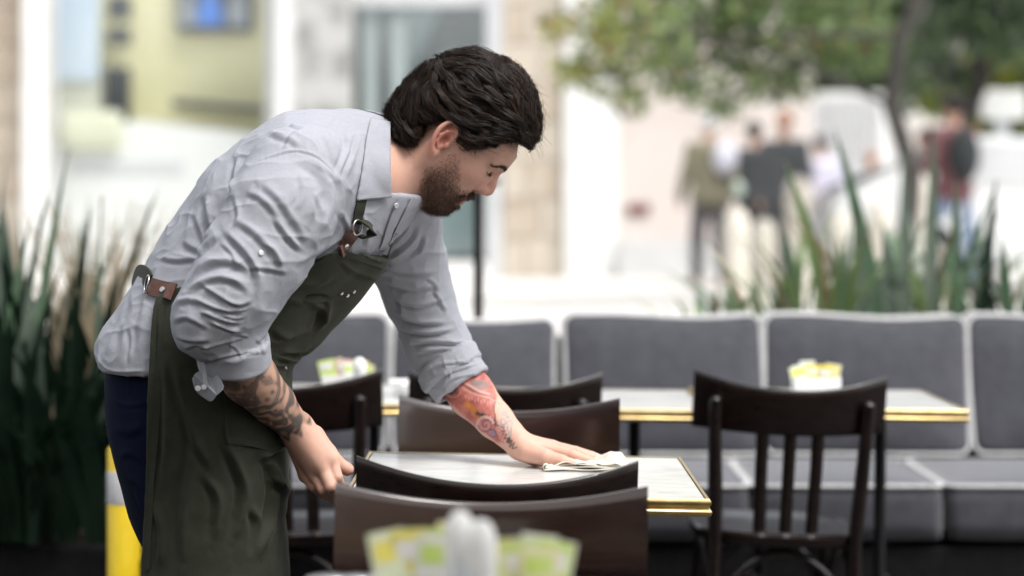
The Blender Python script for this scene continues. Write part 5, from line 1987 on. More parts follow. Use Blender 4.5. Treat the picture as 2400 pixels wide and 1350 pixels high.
h1 = hairs(pos1, nr1, beard_dirs(pos1), blen(pos1), 5, .30, 1.1, .30)
h2 = hairs(pos2, nr2, beard_dirs(pos2), blen(pos2), 5, .30, .9, .35)
allh = np.concatenate([h1, h2])
cb_ = .7 + 1.1 * rg.random(len(allh)) ** 2
tubes('beard_strands', allh, .00027, .00010, beard_mat, beard_o, np.stack([cb_ * 1.1, cb_ * .95, cb_ * .85], 1).astype(np.float32))
# eyebrows and lashes
for s in (1, -1):
    NB = 300
    t_ = rg.random(NB)
    cu = np.interp(t_, [0, .3, .65, 1], [.1055, .1035, .0965, .0800])
    cv_ = np.interp(t_, [0, .3, .65, 1], [.0340, .0365, .0355, .0265])
    cw = np.interp(t_, [0, .3, .65, 1], [.0080, .0180, .0320, .0470])
    cv_ = cv_ + rg.normal(0, 1, NB) * np.interp(t_, [0, .5, 1], [.0018, .0015, .0008])
    pos = np.stack([np.array(H(a, b, c * s)) for a, b, c in zip(cu, cv_, cw)]).astype(np.float32)
    for _ in range(3):
        pos = pos - skin.grad(pos) * (skin.sample(pos) - .0004)[:, None]
    dr = np.array(-.55 * HU + .25 * HV + .75 * HW * s, np.float32)
    br = hairs(pos, skin.grad(pos), np.tile(dr / np.linalg.norm(dr), (NB, 1)), np.full(NB, .0075), 5, .18, .3, .22)
    tubes('eyebrow', br, .00032, .0001, beard_mat, person, np.full((NB, 3), .8, np.float32))
    NE = 34
    t_ = np.linspace(0, 1, NE)
    pos = np.stack([np.array(H(a, b, c * s)) for a, b, c in zip(np.interp(t_, [0, .5, 1], [.0925, .0915, .0815]), np.interp(t_, [0, .5, 1], [.0145, .0110, .0105]), np.interp(t_, [0, .5, 1], [.020, .032, .043]))]).astype(np.float32)
    for _ in range(3):
        pos = pos - skin.grad(pos) * (skin.sample(pos) - .0004)[:, None]
    dr = np.array(.75 * HU - .55 * HV + .3 * HW * s, np.float32)
    ls = hairs(pos, skin.grad(pos), np.tile(dr / np.linalg.norm(dr), (NE, 1)), np.full(NE, .0065), 5, .12, .2, .1)
    tubes('eyelash', ls, .00034, .00012, beard_mat, person, np.full((NE, 3), .35, np.float32))
# ------------------------------------------------------------------ things on the tables
# cleaning cloth under the left hand
def cloth_fn(u, v):
    x = 1276 + 196 * u
    X = (x - 1200) * 3.78 / F
    y = 3.715 + .165 * v + .012 * math.sin(5 * u)
    zt = .7535 + .011 * min(1, u * 6) * min(1, (1 - u) * 8 + .15) + .0022 * math.sin(19 * v + 6 * u) + .0016 * math.sin(31 * u + 9 * v)
    zt += .016 * math.exp(-((u - .80) / .07) ** 2 - ((v - .45) / .28) ** 2) * .85 + .012 * math.exp(-((u - .93) / .05) ** 2 - ((v - .62) / .22) ** 2)
    zt += .004 * abs(math.sin(14 * u + 3 * v)) * (u > .6)
    zt -= .004 * math.exp(-((u - .4) / .3) ** 2) * v
    return Vector((X, y, zt))


cl_m = weave('cotton_rag', (.60, .565, .48), (.68, .65, .57), rough=.95, count=700, var=60, bump=.5)
mb = MB()
mb.grid(cloth_fn, 60, 30)
# front edge: the rag is folded in layers, each a rolled lip
for k, (z0, dy, x0, x1) in enumerate(((.7545, -.004, 1274, 1440), (.7580, -.001, 1277, 1455), (.7615, .002, 1281, 1462))):
    pts = []
    for i in range(33):
        t = i / 32
        xx = x0 + (x1 - x0) * t
        pts.append(Vector(((xx - 1200) * 3.73 / F, 3.717 + dy + .010 * math.sin(5 * t) - .003 * math.sin(11 * t + k), z0 + .0012 * math.sin(9 * t + 2 * k) + .0014 * t)))
    mb.tube(pts, [.0016 + .0006 * math.sin(7 * i / 32 + k) for i in range(33)], n=8)
for (x, z, r) in ((1279, .7590, .0050), (1290, .7582, .0046)):       # open loops of the fold at the left end
    pts = [Vector(((x - 1200) * 3.73 / F + r * 1.1 * math.cos(a), 3.716, z + r * math.sin(a))) for a in np.linspace(.3, 5.7, 16)]
    rows = [[mb.bm.verts.new(p), mb.bm.verts.new(p + Vector((.002, .055, 0)))] for p in pts]
    for A, B in zip(rows, rows[1:]):
        mb.bm.faces.new((A[0], A[1], B[1], B[0]))
rag = mb.build('cleaning_cloth', cl_m, sharp=0)
so = rag.modifiers.new('thick', 'SOLIDIFY')
so.thickness = .0012
tag(rag, 'folded off white cleaning cloth under the fingers on the marble', 'cloth')

pk_cols = {'lime': ((.50, .66, .14), (.62, .74, .26)), 'yellow': ((.74, .64, .05), (.80, .72, .16)), 'white': ((.74, .74, .70), (.80, .80, .77)), 'pale': ((.66, .74, .50), (.74, .78, .60)),
           'pink': ((.72, .42, .38), (.78, .56, .52)), 'cream': ((.76, .70, .42), (.80, .76, .55)), 'blue': ((.16, .24, .42), (.3, .4, .56))}
PK = {k: mat('packet_' + k, a, b, rough=.55, scale=30) for k, (a, b) in pk_cols.items()}


def packet_holder(x, y, z, label, cols, w=.12, s=1.0, fan=.35, h=.052):
    root = empty('packet_holder', (x, y, z))
    tag(root, label, 'packet holder', 'white holders with sweetener packets')
    o = MB()
    wd, dp = w / 2, .036
    for (cx, cy, sx_, sy_) in ((0, -dp, w, .004), (0, dp, w, .004), (-wd, 0, .004, 2 * dp - .005), (wd, 0, .004, 2 * dp - .005)):
        o.box((cx, cy, h / 2), (sx_, sy_, h), bevel=.0012)
    o.box((0, 0, .003), (w - .005, 2 * dp - .005, .005))
    o.build('box', M['porcelain'], root, smooth=False)
    n = len(cols)
    for i, c in enumerate(cols):
        t = (i + .5) / n - .5
        a = t * 2 * fan + random.uniform(-.1, .1)
        yy = ((i * 7) % 5 - 2) * .011
        hgt = .062 * s + random.uniform(-.004, .010)
        R = Matrix.Rotation(a, 3, 'Y') @ Matrix.Rotation(random.uniform(-.18, .18), 3, 'X')
        b = MB()
        L, W_ = hgt + .03, .040
        def pf(u, v, R=R, L=L, W_=W_, t=t, yy=yy):
            p_ = Vector((W_ * (u - .5), .0032 * math.sin(math.pi * u) * math.sin(math.pi * v), L * (v - .2)))
            p_ = R @ p_
            return p_ + Vector((t * w * .72, yy, .022))
        b.grid(pf, 7, 8)
        def pg(u, v, R=R, L=L, W_=W_, t=t, yy=yy):
            p_ = Vector((W_ * (u - .5), -.0032 * math.sin(math.pi * u) * math.sin(math.pi * v), L * (v - .2)))
            p_ = R @ p_
            return p_ + Vector((t * w * .72, yy, .022))
        b.grid(pg, 7, 8)
        bmesh.ops.remove_doubles(b.bm, verts=b.bm.verts, dist=1e-5)
        pk_ = b.build('packet', PK[c], root, sharp=60)
        # printed stripe, a hair proud of the paper
        st_ = MB()
        c2 = {'lime': 'white', 'yellow': 'white', 'white': 'lime', 'pale': 'yellow', 'pink': 'white', 'cream': 'lime', 'blue': 'white'}[c]
        def ps(u, v, R=R, L=L, W_=W_, t=t, yy=yy):
            uu, vv = .12 + .76 * u, .74 + .18 * v
            p_ = Vector((W_ * (uu - .5), -.0032 * math.sin(math.pi * uu) * math.sin(math.pi * vv) - .0004, L * (vv - .2)))
            return R @ p_ + Vector((t * w * .72, yy, .022))
        st_.grid(ps, 5, 3)
        st_.build('print', PK[c2], pk_, sharp=0)
    return root


glass_m = mat('shaker_glass', (.68, .70, .72), (.76, .78, .80), rough=.10, scale=20, spec=.8)


def shaker(x, y, z, label, h=.075, tilt=0):
    root = empty('shaker', (x, y, z))
    tag(root, label, 'shaker', 'glass shakers with rounded steel caps')
    MB().lathe([(.016, .0), (.0185, .003), (.0185, .02), (.0165, h * .6), (.0160, h * .66)], (0, 0, 0), 20).build('body', glass_m, root)
    MB().lathe([(.0168, h * .66), (.0172, h * .70), (.0166, h * .84), (.0135, h * .93), (.008, h * .985), (.002, h)], (0, 0, 0), 20).build('cap', M['porcelain'], root)
    return root


zt_ = .753
q = P(1005, 1240, 2.24)
packet_holder(q[0], 2.24, zt_, 'white holder of mixed packets nearest the camera, left of the yellow fan', ['pale', 'lime', 'white', 'yellow', 'pale', 'white', 'lime', 'cream', 'white', 'yellow', 'pale'], .086, 1.46, .20, .070)
q = P(1236, 1240, 2.19)
packet_holder(q[0], 2.19, zt_, 'white holder with a fan of yellow packets nearest the camera, right of the shakers', ['cream', 'yellow', 'pale', 'lime', 'white', 'cream', 'lime', 'white'], .052, 1.36, .34, .062)
q = P(1078, 1200, 2.17)
shaker(q[0], 2.17, zt_, 'taller white capped shaker between the nearest packet holders', .152)
q = P(1128, 1210, 2.14)
shaker(q[0], 2.14, zt_, 'shorter white capped shaker just right of the taller one, nearest the camera', .147)
for i, (x, y) in enumerate(((770, 1336), (835, 1338), (880, 1342))):
    q = P(x, y, 2.60)
    n_ = MB().ball((q[0], 2.60, zt_ + .004), 1, (.030 - .004 * i, .02, .006), 12).build('spoon', M['steel'])
    tag(n_, ['left spoon bowl at the back edge of the nearest table', 'middle spoon bowl at the back edge of the nearest table', 'right spoon bowl beside the nearest white packet holder'][i], 'spoon', 'spoons on the nearest table')
q = P(812, 850, 5.12)
packet_holder(q[0], 5.15, zt_ + .004, 'white holder with lime, pink and yellow packets behind the left dark chair', ['lime', 'pale', 'cream', 'pink', 'lime', 'white', 'yellow', 'yellow', 'cream'], .12, .9, .25, .058)
q = P(851, 820, 5.2)
shaker(q[0], 5.08, zt_ + .004, 'glass shaker beside the pink and lime packets behind the waiter', .105)
q = P(1912, 860, 5.12)
packet_holder(q[0], 5.12, zt_ - .002, 'white holder with yellow packets behind the right chair crest', ['pale', 'white', 'white', 'yellow', 'cream', 'yellow', 'yellow', 'cream'], .112, .92, .30, .062)
cup_prof = [(.022, 0), (.028, .004), (.036, .03), (.041, .055), (.039, .056), (.034, .03), (.02, .008), (.0, .007)]
for i, (x, Y) in enumerate(((945, 5.30), (975, 5.22))):
    c = MB().lathe(cup_prof[:-1], ((x - 1200) * Y / F, Y, 0), 20).build('cup', M['porcelain'])
    c.location.z = zt_ + .004
    c.scale = (1, 1, .55)
    tag(c, ['white cup further back on the left table behind the rolled sleeve', 'white cup nearer the edge of the left table, by the rolled sleeve'][i], 'cup', 'white cups on the left table')

# ------------------------------------------------------------------ yellow bollard, black post
yb = empty('bollard', P(291, 1350, 4.95)[:2] + (0,))
tag(yb, 'yellow bollard with a pale reflective band beside the waiter', 'bollard')
ym = mat('yellow_paint', (.72, .50, .012), (.80, .58, .03), rough=.4, scale=12)
Yb = 4.95
ztop = CAM_H - (1045 - HORIZON) * Yb / F
MB().lathe([(.0405, 0), (.0405, ztop - .012), (.037, ztop - .004), (.028, ztop)], (0, 0, 0), 24).build('post', ym, yb)
z0, z1 = [CAM_H - (y - HORIZON) * Yb / F for y in (1178, 1102)]
MB().lathe([(.0415, z0), (.0418, z0 + .001), (.0418, z1 - .001), (.0415, z1)], (0, 0, 0), 24).build('reflective_band', mat('reflective_white', (.55, .55, .57), (.62, .62, .64), rough=.35, scale=40), yb)
MB().tube([(-.03, -.045, .30), (-.045, -.06, .315), (-.04, -.07, .335), (-.015, -.065, .34), (0, -.06, .325), (.004, -.055, .28), (.004, -.05, .2)], .0065, n=8).build('hook', M['porcelain'], yb)
MB().box((.055, 0, .36), (.03, .03, .05), bevel=.004).build('bracket', M['black'], yb, smooth=False)
bp = empty('stanchion', P(1121, 900, 6.85)[:2] + (0,))
tag(bp, 'slim black post with a flat round cap behind the bench', 'post')
zb = CAM_H - (428 - HORIZON) * 6.85 / F
MB().lathe([(.0165, 0), (.0165, zb - .01), (.0165, zb)], (0, 0, 0), 16).build('pole', M['black'], bp)
MB().lathe([(.012, zb - .012), (.060, zb - .006), (.066, zb), (.060, zb + .008), (.02, zb + .012)], (.010, 0, 0), 24).build('cap', M['black'], bp)

# ------------------------------------------------------------------ strap-leaved plants
lf_cols = [((.11, .19, .11), (.16, .25, .15)), ((.17, .25, .10), (.23, .31, .13)), ((.16, .21, .16), (.22, .27, .21)), ((.20, .17, .09), (.28, .22, .13)), ((.009, .024, .014), (.019, .040, .022))]  # last pair near black: deep shade of the left planting put into leaf colour
LF_M = [mat('strap_leaf', a, b, rough=.42 if a[1] > .05 else .65, scale=9, stretch=(1, 1, .3), transl=.36 if a[1] > .05 else .15, spec=.5 if a[1] > .05 else .2) for a, b in lf_cols]


def leaf_mesh(h, w, lean, curl, twist, m):
    """A stiff upright leaf: folded along the middle, narrowing to a point, leaning outwards."""
    mb = MB()
    n = 9
    rows = []
    for i in range(n):
        t = i / (n - 1)
        ww = w * (0.55 + 1.1 * t * (1 - t) * 1.6) * (1 - t ** 4) + .0008
        cx = lean * t + curl * t ** 2.6
        zz = h * (t - .18 * abs(lean + curl) / max(h, .1) * t ** 2.5)
        a = twist * t
        row = []
        for s, dp in ((-1, .0), (0, .25), (1, .0)):
            lx, ly = 0.0, s * ww / 2
            d = dp * ww
            row.append(mb.bm.verts.new((cx + (-d) * math.cos(a) - ly * math.sin(a), (-d) * math.sin(a) + ly * math.cos(a), zz)))
        rows.append(row)
    for A, B in zip(rows, rows[1:]):
        for k in range(2):
            mb.bm.faces.new((A[k], A[k + 1], B[k + 1], B[k]))
    bmesh.ops.recalc_face_normals(mb.bm, faces=mb.bm.faces)
    me = bpy.data.meshes.new('leaf')
    mb.bm.to_mesh(me)
    mb.bm.free()
    me.shade_smooth()
    me.materials.append(m)
    return me


rl = random.Random(5)
LEAVES = {}
for kind in range(5):
    LEAVES[kind] = [leaf_mesh(1.0, .052 + .012 * rl.random(), .10 + .22 * rl.random(), .05 + .25 * rl.random() * (kind != 2), rl.uniform(-.5, .5), LF_M[kind]) for _ in range(5)]
    LEAVES[kind] += [leaf_mesh(1.0, .036 + .012 * rl.random(), .35 + .2 * rl.random(), .35 + .3 * rl.random(), rl.uniform(-.5, .5), LF_M[kind]) for _ in range(2)]


def strap_plant(x, y, z, n, hgt, label, grp, kinds, spread=.10, wid=1.0):
    root = empty('strap_leaf_plant', (x, y, z))
    tag(root, label, 'plant', grp)
    for i in range(n):
        k = rl.choice(kinds)
        o = bpy.data.objects.new('leaf', rl.choice(LEAVES[k]))
        COL.objects.link(o)
        o.parent = root
        a = rl.uniform(0, 6.283)
        r = spread * rl.random() ** .5
        o.location = (r * math.cos(a), r * math.sin(a), 0)
        o.rotation_euler = (rl.uniform(-.08, .08), rl.uniform(-.06, .12), a + rl.uniform(-.6, .6))
        hh = hgt * rl.uniform(.5, 1.12)
        o.scale = (hh, wid * rl.uniform(.8, 1.2), hh)
    return root


# right planter behind the bench
pl = MB().box(((1600 - 1200) * 7.3 / F + 1.2, 7.25, .36), (2.75, .55, .72), bevel=.012).build('planter', M['black'], smooth=False)
tag(pl, 'long black planter box behind the right half of the bench', 'planter')
soil_m = mat('dark_soil', (.015, .011, .008), (.03, .022, .016), rough=.95, scale=60, bump=.8)
MB().box(((1600 - 1200) * 7.3 / F + 1.2, 7.25, .735), (2.62, .44, .03)).build('soil', soil_m, pl, smooth=False)
gr_r = 'strap leaved plants in the planter behind the bench'
names_r = ['low dark strap leaved plant at the left end of the right planter', 'bushy strap leaved plant above the third back cushion', 'tall strap leaved plant with one long leaf reaching over the people',
           'strap leaved plant above the gap between two back cushions', 'upright pale strap leaved plant in front of the white kiosk', 'strap leaved plant in front of the dark tree trunk',
           'strap leaved plant in front of the person in dark red', 'strap leaved plant before the white car', 'dense dark strap leaved plant at the right edge of the photo']
for i, (px, n, h_) in enumerate(((1668, 16, .24), (1760, 18, .34), (1868, 16, .48), (1935, 17, .44), (2000, 18, .54), (2085, 17, .48), (2170, 18, .54), (2265, 16, .48), (2372, 26, .44))):
    Y = 7.2 + .12 * ((i * 5) % 3 - 1)
    strap_plant((px - 1200) * Y / F, Y, .75, n, h_, names_r[i], gr_r, [0, 1, 1, 2, 2, 3] if i < 8 else [4, 4, 0], .13, .62)
# single tall leaves seen against the street
for (px, top, k, dx) in ((1900, 372, 1, -.11), (2030, 300, 0, -.17), (2010, 470, 2, .02), (2195, 300, 2, .0), (2130, 330, 2, .03), (2330, 400, 4, .04), (1720, 610, 1, -.06)):
    pass
lt = empty('strap_leaf_plant', ((2000 - 1200) * 7.05 / F, 7.05, .75))
tag(lt, 'plant whose few long leaves stand tallest in front of the kiosk and tree', 'plant', gr_r)
for (bx, tx, ty, k, w_) in ((1950, 1838, 372, 1, 1.2), (2062, 1955, 300, 0, 1.3), (2018, 2004, 470, 2, 1.2), (2178, 2190, 290, 2, 1.1), (2118, 2122, 330, 2, .9), (2300, 2335, 420, 4, 1.0), (1980, 1965, 560, 0, 1.2), (2235, 2240, 420, 0, .9), (2090, 2070, 520, 2, 1.1)):
    b = Vector(P(bx, 745, 7.05)) - Vector(lt.location)
    t_ = Vector(P(tx, ty, 7.05)) - Vector(lt.location)
    mb = MB()
    rows = []
    for i in range(10):
        t = i / 9
        c = b.lerp(t_, t)
        c.x = b.x + (t_.x - b.x) * t ** 1.5
        c.z = -.02 + (t_.z + .02) * t
        ww = .044 * w_ * (.8 + .9 * t * (1 - t)) * (1 - t ** 3) + .001
        rows.append([mb.bm.verts.new(c + Vector((s_ * ww / 2, .012 * (1 - abs(s_)) - .004 * s_, 0))) for s_ in (-1, 0, 1)])
    for A, B in zip(rows, rows[1:]):
        for j in range(2):
            mb.bm.faces.new((A[j], A[j + 1], B[j + 1], B[j]))
    mb.build('leaf', LF_M[k], lt, sharp=0)

# left planting, close behind the bollard
pl = MB().box((-1.62, 6.1, .15), (1.5, .9, .30), bevel=.012).build('planter', M['black'], smooth=False)
tag(pl, 'low black planter under the dense plants at the left edge', 'planter')
MB().box((-1.62, 6.1, .315), (1.38, .78, .03)).build('soil', soil_m, pl, smooth=False)
gr_l = 'dense strap leaved plants left of the waiter'
spots = [(-30, 6.2, 1.10), (40, 5.95, 1.05), (105, 6.3, 1.12), (165, 6.0, .98), (225, 6.25, .92), (285, 6.0, .78), (340, 6.3, .80), (0, 5.75, .80), (120, 5.75, .74), (235, 5.75, .66)]
names_l = ['plant cut off by the left edge of the photo, back row', 'plant at the far left, middle row, rising past the stone', 'tall plant in front of the white shop post', 'plant right of the white post, middle row',
           'plant in front of the white display, back row', 'plant just behind the yellow bollard, middle row', 'plant half hidden behind the shirt tail, back row', 'front row plant at the left edge', 'front row plant midway between edge and bollard', 'front row plant beside the yellow bollard']
for i, (px, Y, h_) in enumerate(spots):
    strap_plant((px - 1200) * Y / F, Y, .32, 36, h_ * .88, 'dark strap leaved ' + names_l[i], gr_l, [4, 4, 4, 4, 2] if i < 7 else [4], .20, .78)
lt = empty('strap_leaf_plant', ((130 - 1200) * 5.9 / F, 5.9, .32))
tag(lt, 'few long arching leaves standing above the dense left plants', 'plant', gr_l)
for (bx, tx, ty, k, w_) in ((60, 162, 345, 0, 1.0), (-30, 12, 390, 2, 1.1), (150, 205, 560, 4, .9), (222, 238, 460, 0, .55), (-20, 75, 500, 0, 1.1), (20, 110, 470, 2, .8)):
    b = Vector(P(bx, 1250, 5.9)) - Vector(lt.location)
    t_ = Vector(P(tx, ty, 5.9)) - Vector(lt.location)
    mb = MB()
    rows = []
    for i in range(12):
        t = i / 11
        c = Vector((b.x + (t_.x - b.x) * t ** 1.8, 0, t_.z * t))
        ww = .040 * w_ * (.8 + .9 * t * (1 - t)) * (1 - t ** 3) + .001
        rows.append([mb.bm.verts.new(c + Vector((s_ * ww / 2, .012 * (1 - abs(s_)) - .004 * s_, 0))) for s_ in (-1, 0, 1)])
    for A, B in zip(rows, rows[1:]):
        for j in range(2):
            mb.bm.faces.new((A[j], A[j + 1], B[j + 1], B[j]))
    mb.build('leaf', LF_M[k], lt, sharp=0)
# thin tan grass among them
gm = MB()
for i in range(220):
    x = (rl.uniform(220, 370) - 1200) * 6.4 / F
    y = 6.2 + rl.uniform(-.25, .3)
    h_ = rl.uniform(.45, .95)
    lx = rl.uniform(-.25, .25)
    p0, p1, p2_ = Vector((x, y, .33)), Vector((x + lx * .35, y, .33 + h_ * .6)), Vector((x + lx, y, .33 + h_))
    for (a, b, wa, wb_) in ((p0, p1, .004, .003), (p1, p2_, .003, .0012)):
        v = [gm.bm.verts.new(a + Vector((-wa, 0, 0))), gm.bm.verts.new(a + Vector((wa, 0, 0))), gm.bm.verts.new(b + Vector((wb_, 0, 0))), gm.bm.verts.new(b + Vector((-wb_, 0, 0)))]
        gm.bm.faces.new(v)
tag(gm.build('grass', mat('tan_grass', (.30, .23, .15), (.46, .38, .27), rough=.8, scale=30, transl=.2), smooth=False), kind='stuff')
# ------------------------------------------------------------------ trees over the street
bark = mat('bark', (.03, .027, .025), (.07, .062, .055), rough=.95, scale=14, bump=.8, stretch=(3, 3, .6))


def leaf_cloud(name, centres, n, size, m, parent, seed, flat=.55, cols=None):
    r = np.random.default_rng(seed)
    C_ = np.array(centres, np.float32)
    w = C_[:, 3] ** 2.2
    i = r.choice(len(C_), n, p=w / w.sum())
    d = r.normal(0, 1, (n, 3))
    d /= np.linalg.norm(d, axis=1, keepdims=True)
    rad = C_[i, 3] * (r.random(n) ** .42)
    p = C_[i, :3] + d * rad[:, None] * np.array((1, 1, flat))
    # leaf quads
    a = r.normal(0, 1, (n, 3))
    a /= np.linalg.norm(a, axis=1, keepdims=True)
    b = np.cross(a, r.normal(0, 1, (n, 3)))
    b /= np.linalg.norm(b, axis=1, keepdims=True)
    s = size * (.6 + .8 * r.random((n, 1)))
    c = np.cross(a, b) * s * .15
    v = np.stack([p - a * s, p - b * s * .42 + c, p + a * s, p + b * s * .42 + c], 1).reshape(-1, 3)
    q = np.arange(n * 4).reshape(-1, 4)
    me = mesh_np(name, v.astype(np.float32), q, smooth=False)
    if cols is not None:
        set_color(me, np.repeat(cols(p, r), 4, axis=0))
    return link(name, me, m, parent)


leaf_m = mat('tree_leaf', (.9, .9, .9), (1, 1, 1), rough=.28, scale=3, attr='Col', transl=.5)


def tone(p, r):
    n = len(p)
    g = np.array((.10, .175, .06)) + (np.array((.33, .43, .17)) - np.array((.10, .175, .06))) * r.random((n, 1))
    gr = np.array((.085, .11, .08))
    g = np.where(r.random((n, 1)) < .25, gr * (.7 + .6 * r.random((n, 1))), g)
    yl = np.array((.46, .46, .13))
    # the outer leaves on the left turn yellow
    k = np.clip((1.35 - p[:, :1]) / 1.0, 0, 1) * (r.random((n, 1)) < .55)
    g = g * (1 - k) + yl * k
    rd = np.array((.42, .24, .14))
    k2 = (r.random((n, 1)) < .05 + .18 * np.clip((1.0 - p[:, :1]) / .7, 0, 1)) * .8
    return g * (1 - k2) + rd * k2


def tree(label, base, h, crown, n, size, seed, tones, r0=.13, limbs=5, grp='trees on the street'):
    root = empty('tree', base)
    tag(root, label, 'tree', grp)
    r = random.Random(seed)
    mb = MB()
    pts = [Vector((r.uniform(-.04, .04) * k, r.uniform(-.04, .04) * k, h * k / 5)) for k in range(6)]
    mb.tube(pts, [r0 * (1.15 - .11 * k) for k in range(6)], n=10)
    for k in range(limbs):
        c = crown[k % len(crown)]
        e = Vector((c[0], c[1], c[2])) - Vector(base)
        s = pts[3 + k % 3]
        mid = s.lerp(e, .5) + Vector((r.uniform(-.2, .2), r.uniform(-.2, .2), .15))
        mb.tube([s, s.lerp(mid, .5), mid, e], [r0 * .3, r0 * .22, r0 * .14, r0 * .06], n=7)
    mb.build('trunk', bark, root)
    c2 = [(c[0] - base[0], c[1] - base[1], c[2] - base[2], c[3]) for c in crown]
    cr = leaf_cloud('crown', c2, n, size, leaf_m, root, seed, .75, lambda p, rr: tones(p + np.array(base), rr))
    return root


def blob(px, py, Y, rpx):
    q = P(px, py, Y)
    return (q[0], q[1], q[2], rpx * Y / F)


cr1 = [blob(*a) for a in ((1420, 60, 15.6, 110), (1350, 170, 15.4, 70), (1440, 180, 15.8, 85), (1520, 80, 15.2, 130), (1600, 180, 15.8, 95), (1660, 60, 16.2, 140), (1760, 170, 16.2, 110), (1800, 40, 15.8, 140),
                          (1900, 110, 16.6, 110), (1850, 200, 16.4, 70), (1960, 20, 16.0, 130), (2040, 110, 16.8, 100), (1700, 250, 16.0, 60), (1480, 240, 15.6, 50), (1310, 60, 15.5, 60), (1560, -60, 15.8, 160), (1800, -90, 16, 170), (2000, -90, 16.5, 160))]
tree('broad tree whose leafy crown hangs over the people, yellow at its left', (P(2128, 0, 15.8)[0], 15.8, PZ), 2.6, cr1, 5400, .058, 3, tone, .085, 7)


def tone2(p, r):
    n = len(p)
    g = np.array((.07, .12, .06)) + np.array((.10, .12, .05)) * r.random((n, 1))
    return np.where(r.random((n, 1)) < .2, np.array((.10, .12, .11)), g)


def tone3(p, r):
    n = len(p)
    g = np.array((.11, .17, .04)) + np.array((.14, .14, .03)) * r.random((n, 1))
    return np.where(r.random((n, 1)) < .25, np.array((.34, .33, .05)), g)


cr2 = [blob(*a) for a in ((2120, 40, 19, 150), (2240, 60, 19, 120), (2180, 160, 19.5, 80), (2320, 30, 19, 140), (2420, 80, 19, 130), (2050, -60, 19, 160), (2250, -80, 19, 170), (2400, -80, 19, 170), (2250, 190, 19.6, 55))]
tree('dark green tree rising behind the figure in dark red', (P(2262, 0, 19.4)[0], 19.4, PZ), 2.4, cr2, 3600, .075, 5, tone2, .12, 5)
cr3 = [blob(*a) for a in ((2330, 170, 30, 90), (2400, 260, 30, 90), (2290, 300, 30, 45), (2450, 150, 30, 110), (2360, 330, 30, 70), (2210, 230, 31, 60))]
tree('sunny yellow green tree behind the white sign at the right edge', (P(2390, 0, 30.5)[0], 30.5, PZ), 2.0, cr3, 4200, .11, 8, tone3, .12, 4)
cr4 = [blob(*a) for a in ((1700, -40, 34, 150), (1850, 60, 34, 140), (2000, 100, 34, 130), (2120, 180, 34, 110), (1980, 190, 34, 100), (1850, 190, 34, 90))]
tree('far grey green tree behind the white kiosk', (P(2000, 0, 34)[0], 34, PZ), 3.0, cr4, 4200, .12, 9, tone2, .16, 5)

# ------------------------------------------------------------------ kiosk, sign, car, bollards
kq = [P(x, y, 26.0) for x, y in ((1897, 655), (2120, 655), (2112, 420), (2078, 216), (1900, 216))]
km = MB().prism([(q[0], q[2]) for q in kq], 26.0, 27.6).build('kiosk', white_m, smooth=False)
tag(km, 'white ribbed kiosk with a slanting right side behind the people', 'kiosk')
rib_m = mat('kiosk_rib', (.60, .61, .62), (.68, .69, .70), rough=.5, scale=8)
for i in range(9):
    x = 1908 + 19 * i
    q0, q1 = P(x, 640, 25.97), P(x, 226, 25.97)
    MB().box((q0[0], 25.965, (q0[2] + q1[2]) / 2), (.045, .06, q1[2] - q0[2])).build('rib', rib_m, km, smooth=False)
sgn = empty('street_sign', P(2352, 0, 20)[:2] + (PZ,))
tag(sgn, 'plain white sign board on a white post before the sunny tree', 'sign')
a, b = P(2300, 280, 20), P(2405, 210, 20)
MB().box((0, 0, (a[2] + b[2]) / 2 - PZ), (b[0] - a[0], .06, b[2] - a[2]), bevel=.01).build('board', white_m, sgn, smooth=False)
MB().box((0, .05, (a[2] - PZ) / 2), (.14, .05, a[2] - PZ)).build('post', grey_m, sgn, smooth=False)


def car(x, y, label):
    root = empty('parked_car', (x, y, PZ))
    tag(root, label, 'car')
    cm = mat('car_white', (.72, .73, .73), (.76, .77, .77), rough=.18, scale=2, coat=.6)
    side = [(-2.1, .28), (2.1, .28), (2.18, .62), (2.05, .82), (1.25, .90), (.65, 1.38), (-.95, 1.42), (-1.75, .98), (-2.12, .90), (-2.18, .55)]
    mb = MB().prism(side, -.86, .86)
    bmesh.ops.bevel(mb.bm, geom=mb.bm.edges[:], offset=.06, segments=2, affect='EDGES')
    mb.build('body', cm, root)
    for s in (-1, 1):
        w_ = [(1.05, .92), (.60, 1.32), (-.90, 1.36), (-1.45, .98)]
        MB().prism(w_, s * .868 - .004, s * .868 + .004).build('side_window', grey_m, root, smooth=False)  # opaque pale grey stands for sky reflected in the panes
        for wx in (-1.35, 1.35):
            R = Matrix.Rotation(math.radians(90), 3, 'X')
            t = MB().lathe([(.20, -.10), (.32, -.09), (.34, 0), (.32, .09), (.20, .10)], (wx, s * .80, .33), 24, R).build('wheel', M['black'], root)
            MB().lathe([(.02, -.005), (.19, -.004), (.20, .004), (.02, .012)], (wx, s * .905, .33), 20, R if s < 0 else R).build('rim', M['steel'], t)
    return root


